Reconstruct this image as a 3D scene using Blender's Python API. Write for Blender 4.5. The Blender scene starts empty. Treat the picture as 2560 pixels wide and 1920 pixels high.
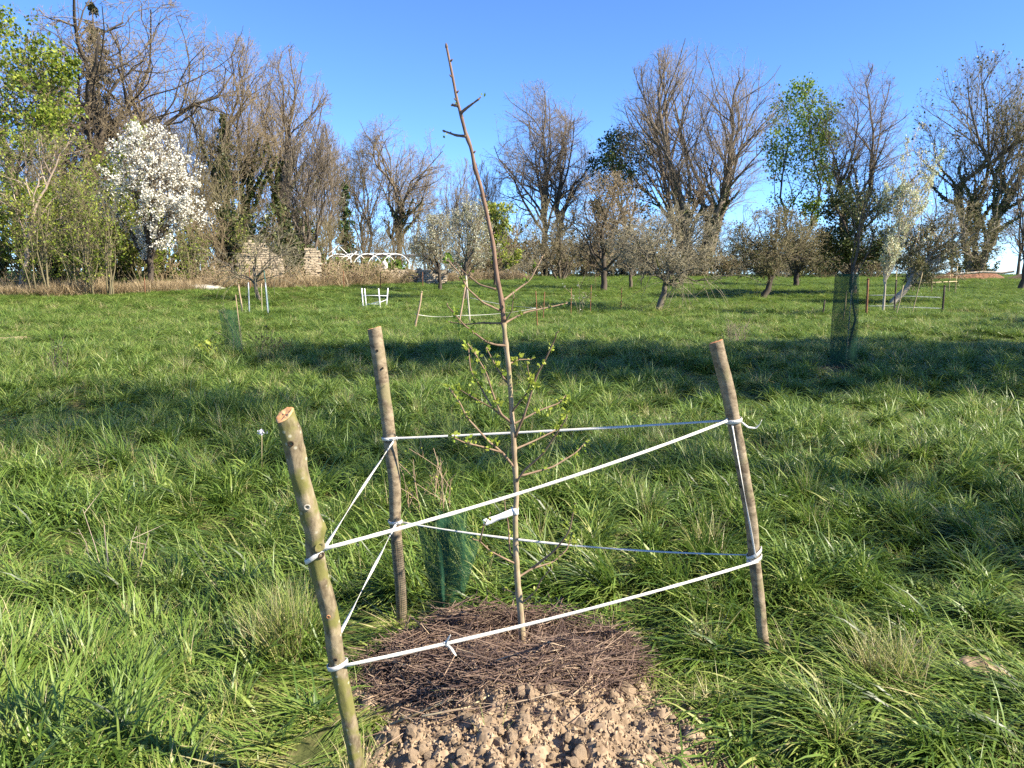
import bpy, math
import numpy as np
from mathutils import Vector, Matrix

# ------------------------------------------------------------------ camera, sky, sun, exposure
scene = bpy.context.scene
R = math.radians
cam_data = bpy.data.cameras.new("camera")
cam_data.sensor_width = 36.0
cam_data.lens = 36.0 * 1923.0 / 2560.0
cam_data.clip_start = 0.05
cam_data.clip_end = 6000.0
cam = bpy.data.objects.new("camera", cam_data)
scene.collection.objects.link(cam)
cam.location = (0.0, 0.0, 1.55)
cam.rotation_euler = (R(90 - 8.63), 0.0, 0.0)
scene.camera = cam

SUN_AZ, SUN_EL = 110.0, 37.5            # clockwise from the view direction; height above the horizon
world = bpy.data.worlds.new("World")
scene.world = world
world.use_nodes = True
wn = world.node_tree
sky = wn.nodes.new("ShaderNodeTexSky")
sky.sky_type = 'NISHITA'
sky.sun_disc = False
sky.sun_elevation = R(SUN_EL)
sky.sun_rotation = R(SUN_AZ)
sky.altitude = 300.0
sky.air_density = 0.6
sky.dust_density = 0.0
sky.ozone_density = 10.0
wn.nodes["Background"].inputs[1].default_value = 0.115
hsv = wn.nodes.new("ShaderNodeHueSaturation")
hsv.inputs["Saturation"].default_value = 1.0
wn.links.new(sky.outputs[0], hsv.inputs["Color"])
wn.links.new(hsv.outputs[0], wn.nodes["Background"].inputs[0])
sun_data = bpy.data.lights.new("sun", 'SUN')
sun_data.energy = 5.0
sun_data.angle = R(0.53)
sun_data.color = (1.0, 0.91, 0.75)
sun = bpy.data.objects.new("sun", sun_data)
scene.collection.objects.link(sun)
to_sun = Vector((math.sin(R(SUN_AZ)) * math.cos(R(SUN_EL)), math.cos(R(SUN_AZ)) * math.cos(R(SUN_EL)), math.sin(R(SUN_EL))))
sun.rotation_euler = to_sun.to_track_quat('Z', 'Y').to_euler()
sun.location = (20, -15, 25)
scene.view_settings.view_transform = 'Standard'
scene.view_settings.look = 'None'
scene.view_settings.gamma = 1.0
scene.view_settings.exposure = 1.55
scene.cycles.use_denoising = False
scene.cycles.max_bounces = 4
scene.cycles.diffuse_bounces = 2
scene.cycles.glossy_bounces = 1
scene.cycles.transmission_bounces = 2
scene.cycles.transparent_max_bounces = 8

# ------------------------------------------------------------------ helpers
COL = scene.collection.objects
SHARED = {}

def norm(v):
    return v / np.maximum(np.linalg.norm(v, axis=-1, keepdims=True), 1e-9)

def smooth(a, b, x):
    t = np.clip((x - a) / (b - a), 0, 1)
    return t * t * (3 - 2 * t)

def vnoise(x, y, seed=0):
    xi = np.floor(x).astype(np.int64); yi = np.floor(y).astype(np.int64)
    fx = x - xi; fy = y - yi
    fx = fx * fx * (3 - 2 * fx); fy = fy * fy * (3 - 2 * fy)
    def h(a, b):
        n = (a * 374761393 + b * 668265263 + seed * 974634777) & 0x7fffffff
        n = ((n ^ (n >> 13)) * 1274126177) & 0x7fffffff
        n = n ^ (n >> 16)
        return (n & 0xffff) / 65535.0
    return (h(xi, yi) * (1 - fx) + h(xi + 1, yi) * fx) * (1 - fy) + (h(xi, yi + 1) * (1 - fx) + h(xi + 1, yi + 1) * fx) * fy

def land(x, y):
    """height of the meadow"""
    x = np.asarray(x, float); y = np.asarray(y, float)
    z = 0.55 * smooth(22, 60, y) + 0.35 * smooth(20, 45, y) * smooth(4, 16, -x)
    z = z - 40 * smooth(98, 600, y)
    near = smooth(60, 20, y)
    calm = 0.35 + 0.65 * smooth(0.7, 1.8, np.hypot(x - 0.1, y - 2.6))
    z = z + near * calm * (0.10 * (vnoise(x / 1.5, y / 1.5, 3) - 0.5) + 0.06 * (vnoise(x / 0.55, y / 0.55, 5) - 0.5))
    z = z + 0.16 * (vnoise(x / 6.0, y / 6.0, 9) - 0.5) * smooth(6, 14, y)
    return z

def gz(x, y):
    return float(land(np.array([x]), np.array([y]))[0])

class MB:
    """collects geometry for one mesh object"""
    def __init__(self):
        self.V = []; self.Q = []; self.T = []; self.A = []; self.n = 0
    def add(self, v, q=None, t=None, a=0.5):
        v = np.asarray(v, float).reshape(-1, 3)
        if q is not None and len(q): self.Q.append(np.asarray(q, np.int64).reshape(-1, 4) + self.n)
        if t is not None and len(t): self.T.append(np.asarray(t, np.int64).reshape(-1, 3) + self.n)
        self.V.append(v)
        self.A.append(np.full(len(v), a) if np.isscalar(a) else np.asarray(a, float).reshape(-1))
        self.n += len(v)
    def tubes(self, P, Rr, sides, cap=False, a=0.5):
        """P (B,n,3) centre lines, Rr (B,n) radii"""
        P = np.asarray(P, float); Rr = np.asarray(Rr, float)
        if P.ndim == 2: P = P[None]; Rr = Rr[None]
        B, n, _ = P.shape
        tg = np.empty_like(P)
        tg[:, 1:-1] = P[:, 2:] - P[:, :-2]; tg[:, 0] = P[:, 1] - P[:, 0]; tg[:, -1] = P[:, -1] - P[:, -2]
        tg = norm(tg)
        ax = norm(P[:, -1] - P[:, 0])
        ref = np.where(np.abs(ax[:, 2:3]) > 0.8, np.array([[1.0, 0.15, 0]]), np.array([[0, 0, 1.0]]))[:, None, :]
        u = norm(np.cross(tg, np.broadcast_to(ref, tg.shape))); w = np.cross(tg, u)
        ang = np.arange(sides) * 2 * np.pi / sides
        ring = P[:, :, None, :] + Rr[:, :, None, None] * (np.cos(ang)[None, None, :, None] * u[:, :, None, :] + np.sin(ang)[None, None, :, None] * w[:, :, None, :])
        b = np.arange(B)[:, None, None] * n * sides; k = np.arange(n - 1)[None, :, None] * sides; s = np.arange(sides)[None, None, :]; s2 = (s + 1) % sides
        q = np.stack([b + k + s, b + k + s2, b + k + sides + s2, b + k + sides + s], -1)
        av = a if np.isscalar(a) else np.repeat(np.asarray(a, float), n * sides)
        t = None
        if cap:
            i = np.arange(1, sides - 1)
            base = (np.arange(B) * n * sides)[:, None]
            t1 = np.stack([base + 0 * i[None], base + i[None] + 1, base + i[None]], -1).reshape(-1, 3)
            e = base + (n - 1) * sides
            t2 = np.stack([e + 0 * i[None], e + i[None], e + i[None] + 1], -1).reshape(-1, 3)
            t = np.concatenate([t1, t2])
        self.add(ring.reshape(-1, 3), q.reshape(-1, 4), t, av)
        return ring
    def cones(self, P0, P1, r, a=0.5):
        """three-sided spikes from P0 to P1"""
        B = len(P0); d = norm(P1 - P0)
        ref = np.where(np.abs(d[:, 2:3]) > 0.8, np.array([[1.0, 0.1, 0]]), np.array([[0, 0, 1.0]]))
        u = norm(np.cross(d, ref)); w = np.cross(d, u)
        r = np.broadcast_to(np.asarray(r, float), (B,))[:, None]
        v = np.stack([P0 + r * u, P0 + r * (-0.5 * u + 0.866 * w), P0 + r * (-0.5 * u - 0.866 * w), P1], 1)
        b = np.arange(B)[:, None] * 4
        t = np.concatenate([b + np.array([[0, 1, 3]]), b + np.array([[1, 2, 3]]), b + np.array([[2, 0, 3]])])
        self.add(v.reshape(-1, 3), None, t, a if np.isscalar(a) else np.repeat(a, 4))
    def leaves(self, C, size, rng, elong=1.5, updown=0.0, a=None, dirs=None):
        """small folded diamonds, one per centre"""
        B = len(C)
        d = norm(rng.normal(0, 1, (B, 3)) + np.array([0, 0, updown])) if dirs is None else dirs
        o = norm(np.cross(d, rng.normal(0, 1, (B, 3)))); nn = np.cross(d, o)
        s = np.broadcast_to(np.asarray(size, float), (B,))[:, None] * rng.uniform(0.6, 1.35, (B, 1))
        h = s * 0.5
        v = np.stack([C - d * h * elong, C + o * h + nn * h * 0.25, C + d * h * elong, C - o * h + nn * h * 0.25], 1)
        b = np.arange(B)[:, None] * 4
        t = np.concatenate([b + np.array([[0, 1, 2]]), b + np.array([[0, 2, 3]])])
        av = rng.uniform(0, 1, B) if a is None else a
        self.add(v.reshape(-1, 3), None, t, np.repeat(av, 4))
    def box(self, c, s, M=None, jit=0.0, rng=None, a=0.5):
        v = np.array([[x, y, z] for z in (-.5, .5) for y in (-.5, .5) for x in (-.5, .5)]) * np.array(s)
        if jit: v = v + rng.uniform(-jit, jit, v.shape)
        if M is not None: v = v @ np.array(M).T
        q = [[0, 2, 3, 1], [4, 5, 7, 6], [0, 1, 5, 4], [2, 6, 7, 3], [0, 4, 6, 2], [1, 3, 7, 5]]
        self.add(v + np.array(c), q, None, a)
    def mesh(self, name, smooth_shade=True):
        V = np.concatenate(self.V); A = np.concatenate(self.A)
        Q = np.concatenate(self.Q) if self.Q else np.zeros((0, 4), np.int64)
        T = np.concatenate(self.T) if self.T else np.zeros((0, 3), np.int64)
        me = bpy.data.meshes.new(name)
        me.vertices.add(len(V)); me.vertices.foreach_set("co", V.astype(np.float32).ravel())
        idx = np.concatenate([Q.ravel(), T.ravel()]).astype(np.int32)
        me.loops.add(len(idx)); me.loops.foreach_set("vertex_index", idx)
        st = np.concatenate([np.arange(len(Q)) * 4, len(Q) * 4 + np.arange(len(T)) * 3]).astype(np.int32)
        me.polygons.add(len(st)); me.polygons.foreach_set("loop_start", st)
        me.polygons.foreach_set("use_smooth", np.full(len(st), smooth_shade))
        me.update(calc_edges=True)
        at = me.attributes.new("tint", 'FLOAT', 'POINT'); at.data.foreach_set("value", A.astype(np.float32))
        return me

def obj(name, me, mat=None, parent=None, loc=(0, 0, 0), rot=(0, 0, 0), scale=(1, 1, 1)):
    if isinstance(me, MB): me = me.mesh(name)
    if mat is not None and not me.materials: me.materials.append(mat)
    o = bpy.data.objects.new(name, me)
    COL.link(o)
    if parent is not None: o.parent = parent
    o.location = loc; o.rotation_euler = rot; o.scale = scale
    return o

def tag(o, label, cat, group=None):
    o["label"] = label; o["category"] = cat
    if group: o["group"] = group
    return o

def thing(name, label, cat, loc=(0, 0, 0), rotz=0.0, group=None):
    o = bpy.data.objects.new(name, None); COL.link(o)
    o.empty_display_size = 0.2
    o.location = loc; o.rotation_euler = (0, 0, rotz)
    return tag(o, label, cat, group)

def dup(root, loc, rotz=0.0, scale=(1, 1, 1), label=None, group=None, only=None):
    r = root.copy(); COL.link(r); r.location = loc; r.rotation_euler = (0, 0, rotz); r.scale = scale
    if label: r["label"] = label
    if group: r["group"] = group
    for ch in list(root.children):
        if only and ch.name.split('.')[0] not in only: continue
        c = ch.copy(); COL.link(c); c.parent = r
        for g in list(ch.children):
            d = g.copy(); COL.link(d); d.parent = c
    return r

# ------------------------------------------------------------------ materials
def new_mat(name):
    m = bpy.data.materials.new(name); m.use_nodes = True
    nt = m.node_tree; b = nt.nodes["Principled BSDF"]
    return m, nt, b

def ramp(nt, stops):
    r = nt.nodes.new("ShaderNodeValToRGB")
    e = r.color_ramp.elements
    e[0].position, e[0].color = stops[0][0], (*stops[0][1], 1)
    e[1].position, e[1].color = stops[-1][0], (*stops[-1][1], 1)
    for p, c in stops[1:-1]:
        x = e.new(p); x.color = (*c, 1)
    return r

def bark_mat(name, dark, light, scale=6.0, stretch=0.35, bump=0.35, rough=0.85, moss=None, moss_amt=0.5, rand=0.25, spots=None):
    m, nt, b = new_mat(name); N, L = nt.nodes, nt.links
    tc = N.new("ShaderNodeTexCoord"); mp = N.new("ShaderNodeMapping"); mp.inputs["Scale"].default_value = (1, 1, stretch)
    L.new(tc.outputs["Object"], mp.inputs[0])
    n1 = N.new("ShaderNodeTexNoise"); n1.inputs["Scale"].default_value = scale; n1.inputs["Detail"].default_value = 8; n1.inputs["Roughness"].default_value = 0.65
    L.new(mp.outputs[0], n1.inputs["Vector"])
    oi = N.new("ShaderNodeObjectInfo")
    ad = N.new("ShaderNodeMath"); ad.operation = 'MULTIPLY_ADD'; ad.inputs[1].default_value = rand; L.new(oi.outputs["Random"], ad.inputs[0]); L.new(n1.outputs["Fac"], ad.inputs[2])
    r = ramp(nt, [(0.36, dark), (0.5 + rand * 0.5, tuple((p + q) / 2 for p, q in zip(dark, light))), (0.68 + rand, light)])
    L.new(ad.outputs[0], r.inputs[0])
    colour = r.outputs[0]
    if moss:
        n2 = N.new("ShaderNodeTexNoise"); n2.inputs["Scale"].default_value = scale * 0.45; n2.inputs["Detail"].default_value = 5
        L.new(tc.outputs["Object"], n2.inputs["Vector"])
        r2 = ramp(nt, [(0.62 - 0.25 * moss_amt, (0, 0, 0)), (0.72 - 0.2 * moss_amt, (1, 1, 1))]); L.new(n2.outputs["Fac"], r2.inputs[0])
        mx = N.new("ShaderNodeMix"); mx.data_type = 'RGBA'; mx.inputs["B"].default_value = (*moss, 1)
        L.new(r2.outputs[0], mx.inputs["Factor"]); L.new(colour, mx.inputs["A"]); colour = mx.outputs["Result"]
    if spots:
        n3 = N.new("ShaderNodeTexVoronoi"); n3.inputs["Scale"].default_value = spots[1]
        L.new(tc.outputs["Object"], n3.inputs["Vector"])
        r3 = ramp(nt, [(0.12, (1, 1, 1)), (0.2, (0, 0, 0))]); L.new(n3.outputs["Distance"], r3.inputs[0])
        n4 = N.new("ShaderNodeTexNoise"); n4.inputs["Scale"].default_value = spots[1] * 0.3; L.new(tc.outputs["Object"], n4.inputs["Vector"])
        mu = N.new("ShaderNodeMath"); mu.operation = 'MULTIPLY'; L.new(r3.outputs[0], mu.inputs[0]); L.new(n4.outputs["Fac"], mu.inputs[1])
        mx = N.new("ShaderNodeMix"); mx.data_type = 'RGBA'; mx.inputs["B"].default_value = (*spots[0], 1)
        L.new(mu.outputs[0], mx.inputs["Factor"]); L.new(colour, mx.inputs["A"]); colour = mx.outputs["Result"]
    L.new(colour, b.inputs["Base Color"])
    b.inputs["Roughness"].default_value = rough; b.inputs["Specular IOR Level"].default_value = 0.2
    if bump:
        bp = N.new("ShaderNodeBump"); bp.inputs["Strength"].default_value = bump; bp.inputs["Distance"].default_value = 0.1 / scale
        L.new(n1.outputs["Fac"], bp.inputs["Height"]); L.new(bp.outputs[0], b.inputs["Normal"])
    return m

def leaf_mat(name, stops, trans=0.35, rough=0.5, rand=0.25, patch=None, spec=0.25):
    """colour by the per-leaf tint, a little by object and (for grass) by patches of the meadow"""
    m, nt, b = new_mat(name); N, L = nt.nodes, nt.links
    at = N.new("ShaderNodeAttribute"); at.attribute_name = "tint"
    oi = N.new("ShaderNodeObjectInfo")
    s1 = N.new("ShaderNodeMath"); s1.operation = 'SUBTRACT'; s1.inputs[1].default_value = 0.5; L.new(oi.outputs["Random"], s1.inputs[0])
    ad = N.new("ShaderNodeMath"); ad.operation = 'MULTIPLY_ADD'; ad.inputs[1].default_value = rand; L.new(s1.outputs[0], ad.inputs[0]); L.new(at.outputs["Fac"], ad.inputs[2])
    fac = ad.outputs[0]
    if patch:
        ge = N.new("ShaderNodeNewGeometry")
        for sc, amt in patch:
            n = N.new("ShaderNodeTexNoise"); n.inputs["Scale"].default_value = sc; n.inputs["Detail"].default_value = 3
            L.new(ge.outputs["Position"], n.inputs["Vector"])
            s2 = N.new("ShaderNodeMath"); s2.operation = 'SUBTRACT'; s2.inputs[1].default_value = 0.5; L.new(n.outputs["Fac"], s2.inputs[0])
            a2 = N.new("ShaderNodeMath"); a2.operation = 'MULTIPLY_ADD'; a2.inputs[1].default_value = amt; L.new(s2.outputs[0], a2.inputs[0]); L.new(fac, a2.inputs[2])
            fac = a2.outputs[0]
    r = ramp(nt, stops); L.new(fac, r.inputs[0])
    L.new(r.outputs[0], b.inputs["Base Color"])
    b.inputs["Roughness"].default_value = rough; b.inputs["Specular IOR Level"].default_value = spec
    if trans:
        tr = N.new("ShaderNodeBsdfTranslucent"); L.new(r.outputs[0], tr.inputs["Color"])
        ms = N.new("ShaderNodeMixShader"); ms.inputs[0].default_value = trans
        L.new(b.outputs[0], ms.inputs[1]); L.new(tr.outputs[0], ms.inputs[2])
        L.new(ms.outputs[0], N["Material Output"].inputs["Surface"])
    return m

def plain_mat(name, c1, c2, scale=20.0, rough=0.6, bump=0.1, metal=0.0, spec=0.3, stretch=(1, 1, 1)):
    m, nt, b = new_mat(name); N, L = nt.nodes, nt.links
    tc = N.new("ShaderNodeTexCoord"); mp = N.new("ShaderNodeMapping"); mp.inputs["Scale"].default_value = stretch
    L.new(tc.outputs["Object"], mp.inputs[0])
    n = N.new("ShaderNodeTexNoise"); n.inputs["Scale"].default_value = scale; n.inputs["Detail"].default_value = 6
    L.new(mp.outputs[0], n.inputs["Vector"])
    r = ramp(nt, [(0.35, c1), (0.65, c2)]); L.new(n.outputs["Fac"], r.inputs[0]); L.new(r.outputs[0], b.inputs["Base Color"])
    b.inputs["Roughness"].default_value = rough; b.inputs["Metallic"].default_value = metal; b.inputs["Specular IOR Level"].default_value = spec
    if bump:
        bp = N.new("ShaderNodeBump"); bp.inputs["Strength"].default_value = bump; bp.inputs["Distance"].default_value = 0.2 / scale
        L.new(n.outputs["Fac"], bp.inputs["Height"]); L.new(bp.outputs[0], b.inputs["Normal"])
    return m

M = {}
M['bark'] = bark_mat('bark_grey_brown', (0.055, 0.043, 0.03), (0.19, 0.15, 0.105), 3.0)
M['bark_dark'] = bark_mat('bark_dark', (0.03, 0.024, 0.018), (0.12, 0.095, 0.07), 3.0)
M['bark_moss'] = bark_mat('bark_mossy', (0.05, 0.04, 0.03), (0.20, 0.17, 0.13), 5.0, moss=(0.10, 0.10, 0.03), moss_amt=0.4)
M['bark_pale'] = bark_mat('bark_pale', (0.22, 0.18, 0.13), (0.52, 0.47, 0.38), 5.0)
M['bark_red'] = bark_mat('bark_peeling', (0.16, 0.08, 0.045), (0.5, 0.42, 0.33), 4.0)
M['twig'] = bark_mat('twig_brown', (0.13, 0.10, 0.058), (0.29, 0.225, 0.135), 1.5, bump=0)
M['twig_olive'] = bark_mat('twig_olive', (0.10, 0.085, 0.045), (0.23, 0.195, 0.11), 1.5, bump=0)
M['twig_grey'] = bark_mat('twig_lichen_grey', (0.13, 0.112, 0.07), (0.30, 0.265, 0.175), 1.5, bump=0)
M['twig_purple'] = bark_mat('twig_purple_brown', (0.12, 0.095, 0.068), (0.25, 0.205, 0.15), 1.2, bump=0)
M['twig_straw'] = bark_mat('twig_straw', (0.20, 0.15, 0.09), (0.42, 0.32, 0.20), 1.5, bump=0)
M['leaf_spring'] = leaf_mat('leaf_spring', [(0.0, (0.10, 0.16, 0.02)), (0.5, (0.22, 0.28, 0.035)), (1.0, (0.38, 0.40, 0.07))], 0.4)
M['leaf_green'] = leaf_mat('leaf_fresh_green', [(0.0, (0.06, 0.12, 0.015)), (0.5, (0.15, 0.25, 0.03)), (1.0, (0.28, 0.36, 0.06))], 0.4)
M['leaf_dark'] = leaf_mat('leaf_evergreen', [(0.0, (0.02, 0.042, 0.012)), (0.6, (0.055, 0.095, 0.025)), (1.0, (0.12, 0.16, 0.05))], 0.15, 0.35)
M['leaf_ivy'] = leaf_mat('leaf_ivy', [(0.0, (0.028, 0.045, 0.012)), (0.6, (0.075, 0.095, 0.026)), (1.0, (0.17, 0.18, 0.06))], 0.15, 0.4)
M['leaf_olive'] = leaf_mat('leaf_olive', [(0.0, (0.05, 0.055, 0.018)), (0.6, (0.12, 0.12, 0.04)), (1.0, (0.22, 0.21, 0.08))], 0.25)
M['needle'] = leaf_mat('needles', [(0.0, (0.02, 0.028, 0.012)), (0.6, (0.05, 0.055, 0.022)), (1.0, (0.10, 0.085, 0.045))], 0.1, 0.5)
M['blossom'] = leaf_mat('blossom_white', [(0.0, (0.42, 0.40, 0.27)), (0.3, (0.70, 0.67, 0.56)), (1.0, (0.86, 0.84, 0.76))], 0.3, 0.7)
M['blossom_cream'] = leaf_mat('blossom_cream', [(0.0, (0.25, 0.28, 0.08)), (0.45, (0.50, 0.52, 0.28)), (1.0, (0.78, 0.77, 0.60))], 0.35, 0.7)
M['blossom_pale'] = leaf_mat('blossom_pale_sparse', [(0.0, (0.22, 0.23, 0.11)), (0.45, (0.45, 0.45, 0.30)), (1.0, (0.75, 0.74, 0.63))], 0.35, 0.7)
GRASS_STOPS = [(0.0, (0.034, 0.066, 0.013)), (0.28, (0.078, 0.142, 0.024)), (0.52, (0.150, 0.235, 0.040)), (0.74, (0.265, 0.325, 0.075)), (0.90, (0.41, 0.39, 0.15)), (1.0, (0.52, 0.43, 0.24))]
M['grass'] = leaf_mat('grass_blades', GRASS_STOPS, 0.35, 0.42, 0.22, patch=[(0.35, 0.22), (1.7, 0.25), (6.0, 0.30)], spec=0.4)
M['hay'] = leaf_mat('dry_grass_blades', [(0.0, (0.16, 0.115, 0.06)), (0.5, (0.33, 0.25, 0.14)), (1.0, (0.52, 0.42, 0.26))], 0.25, 0.6, 0.3)

# ------------------------------------------------------------------ ground
def build_ground():
    u = np.linspace(-1, 1, 221); xs = 1500 * np.sinh(7.2 * u) / math.sinh(7.2)
    w = np.linspace(-0.338, 1, 260); ys = 3 + 2600 * np.sinh(8 * w) / math.sinh(8)
    X, Y = np.meshgrid(xs, ys); Z = land(X, Y)
    V = np.stack([X, Y, Z], -1).reshape(-1, 3)
    nx = len(xs); i, j = np.meshgrid(np.arange(nx - 1), np.arange(len(ys) - 1))
    a = (j * nx + i).ravel(); q = np.stack([a, a + 1, a + nx + 1, a + nx], -1)
    mb = MB(); mb.add(V, q)
    m, nt, b = new_mat('meadow_soil'); N, L = nt.nodes, nt.links
    ge = N.new("ShaderNodeNewGeometry")
    n1 = N.new("ShaderNodeTexNoise"); n1.inputs["Scale"].default_value = 14; n1.inputs["Detail"].default_value = 8
    n2 = N.new("ShaderNodeTexNoise"); n2.inputs["Scale"].default_value = 0.5; n2.inputs["Detail"].default_value = 4
    for n in (n1, n2): L.new(ge.outputs["Position"], n.inputs["Vector"])
    ad = N.new("ShaderNodeMath"); ad.operation = 'MULTIPLY_ADD'; ad.inputs[1].default_value = 0.5; L.new(n2.outputs["Fac"], ad.inputs[0]); L.new(n1.outputs["Fac"], ad.inputs[2])
    r = ramp(nt, [(0.5, (0.030, 0.036, 0.014)), (0.70, (0.070, 0.080, 0.026)), (0.84, (0.13, 0.115, 0.05)), (1.0, (0.17, 0.125, 0.075))]); L.new(ad.outputs[0], r.inputs[0])
    L.new(r.outputs[0], b.inputs["Base Color"]); b.inputs["Roughness"].default_value = 0.95; b.inputs["Specular IOR Level"].default_value = 0.1
    bp = N.new("ShaderNodeBump"); bp.inputs["Distance"].default_value = 0.03; L.new(n1.outputs["Fac"], bp.inputs["Height"]); L.new(bp.outputs[0], b.inputs["Normal"])
    o = obj('meadow_ground', mb, m); o["kind"] = "structure"
build_ground()

# ------------------------------------------------------------------ grass
def clump(rng, n, L, w, spread, lean, lean_sd, bend, tint, flow=False, seg=4):
    ph = rng.uniform(0, 2 * np.pi, n) if not flow else rng.normal(0, 0.45, n)
    rad = spread * np.sqrt(rng.uniform(0, 1, n)); pa = rng.uniform(0, 2 * np.pi, n)
    base = np.stack([rad * np.cos(pa), rad * np.sin(pa), np.full(n, -0.012)], -1)
    ln = rng.uniform(L[0], L[1], n); a0 = np.abs(rng.normal(lean, lean_sd, n)); bd = rng.uniform(bend[0], bend[1], n)
    P = np.empty((n, seg + 1, 3)); P[:, 0] = base
    h = np.stack([np.cos(ph), np.sin(ph)], -1)
    for k in range(seg):
        a = np.minimum(a0 + bd * ((k + 0.5) / seg) ** 1.4, 2.3)
        st = ln / seg
        P[:, k + 1, :2] = P[:, k, :2] + (st * np.sin(a))[:, None] * h
        P[:, k + 1, 2] = np.maximum(P[:, k, 2] + st * np.cos(a), 0.004 + 0.01 * rng.uniform(0, 1, n))
    ww = rng.uniform(0.6, 1.2, n) * w
    tw = rng.normal(0, 0.5, n)
    side = np.stack([-np.sin(ph + tw), np.cos(ph + tw), rng.normal(0, 0.25, n)], -1)
    prof = np.array([0.75, 1.0, 0.85, 0.55])
    mb = MB(); V = []
    for k in range(seg):
        hw = (ww * prof[k] * 0.5)[:, None] * side
        V += [P[:, k] - hw, P[:, k] + hw]
    V.append(P[:, seg]); V = np.stack(V, 1)
    b = np.arange(n)[:, None] * (2 * seg + 1)
    q = np.concatenate([b + np.array([[2 * k, 2 * k + 1, 2 * k + 3, 2 * k + 2]]) for k in range(seg - 1)])
    t = b + np.array([[2 * seg - 2, 2 * seg - 1, 2 * seg]])
    tn = np.clip(rng.normal(tint[0], tint[1], n), 0, 1.1)
    mb.add(V.reshape(-1, 3), q, t, np.repeat(tn, 2 * seg + 1))
    return mb

def clump_collection(name, protos, mats):
    c = bpy.data.collections.new(name)
    for i, mb in enumerate(protos):
        me = mb.mesh("%s_%02d" % (name, i)); me.materials.append(mats[i])
        c.objects.link(bpy.data.objects.new("%s_%02d" % (name, i), me))
    return c

def scatter(name, coll, pos, rot, scl, idx, label, cat):
    me = bpy.data.meshes.new(name)
    me.vertices.add(len(pos)); me.vertices.foreach_set("co", pos.astype(np.float32).ravel())
    for an, ty, fld, arr in (("rot", 'FLOAT_VECTOR', "vector", rot), ("scl", 'FLOAT_VECTOR', "vector", scl), ("idx", 'INT', "value", idx)):
        at = me.attributes.new(an, ty, 'POINT')
        at.data.foreach_set(fld, np.ascontiguousarray(arr, np.int32 if ty == 'INT' else np.float32).ravel())
    me.update()
    o = bpy.data.objects.new(name, me); COL.link(o)
    ng = bpy.data.node_groups.new(name + "_nodes", 'GeometryNodeTree')
    ng.interface.new_socket("Geometry", in_out='INPUT', socket_type='NodeSocketGeometry')
    ng.interface.new_socket("Geometry", in_out='OUTPUT', socket_type='NodeSocketGeometry')
    N, L = ng.nodes, ng.links
    gi = N.new("NodeGroupInput"); go = N.new("NodeGroupOutput")
    ip = N.new("GeometryNodeInstanceOnPoints"); ci = N.new("GeometryNodeCollectionInfo")
    ci.inputs["Collection"].default_value = coll; ci.inputs["Separate Children"].default_value = True; ci.inputs["Reset Children"].default_value = True
    def attr(an, ty):
        a = N.new("GeometryNodeInputNamedAttribute"); a.data_type = ty; a.inputs["Name"].default_value = an
        return a.outputs["Attribute"]
    L.new(gi.outputs[0], ip.inputs["Points"]); L.new(ci.outputs[0], ip.inputs["Instance"])
    ip.inputs["Pick Instance"].default_value = True
    L.new(attr("idx", 'INT'), ip.inputs["Instance Index"])
    er = N.new("FunctionNodeEulerToRotation"); L.new(attr("rot", 'FLOAT_VECTOR'), er.inputs[0]); L.new(er.outputs[0], ip.inputs["Rotation"])
    L.new(attr("scl", 'FLOAT_VECTOR'), ip.inputs["Scale"])
    L.new(ip.outputs[0], go.inputs[0])
    md = o.modifiers.new("scatter", 'NODES'); md.node_group = ng
    o["kind"] = "stuff"
    return tag(o, label, cat)

# bare places round the young tree: (x, y, rx, ry)
BARE = [(-0.05, 2.78, 0.50, 0.34), (0.14, 2.28, 0.52, 0.42), (0.75, 2.12, 0.16, 0.12), (1.78, 2.78, 0.13, 0.10), (4.94, 11.3, 0.55, 0.35), (-11.1, 17.0, 0.75, 0.5), (5.6, 10.9, 0.3, 0.2)]
def bare_amount(x, y):
    k = np.full(len(x), 9.0)
    for bx, by, rx, ry in BARE:
        k = np.minimum(k, np.hypot((x - bx) / rx, (y - by) / ry))
    return k

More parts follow.
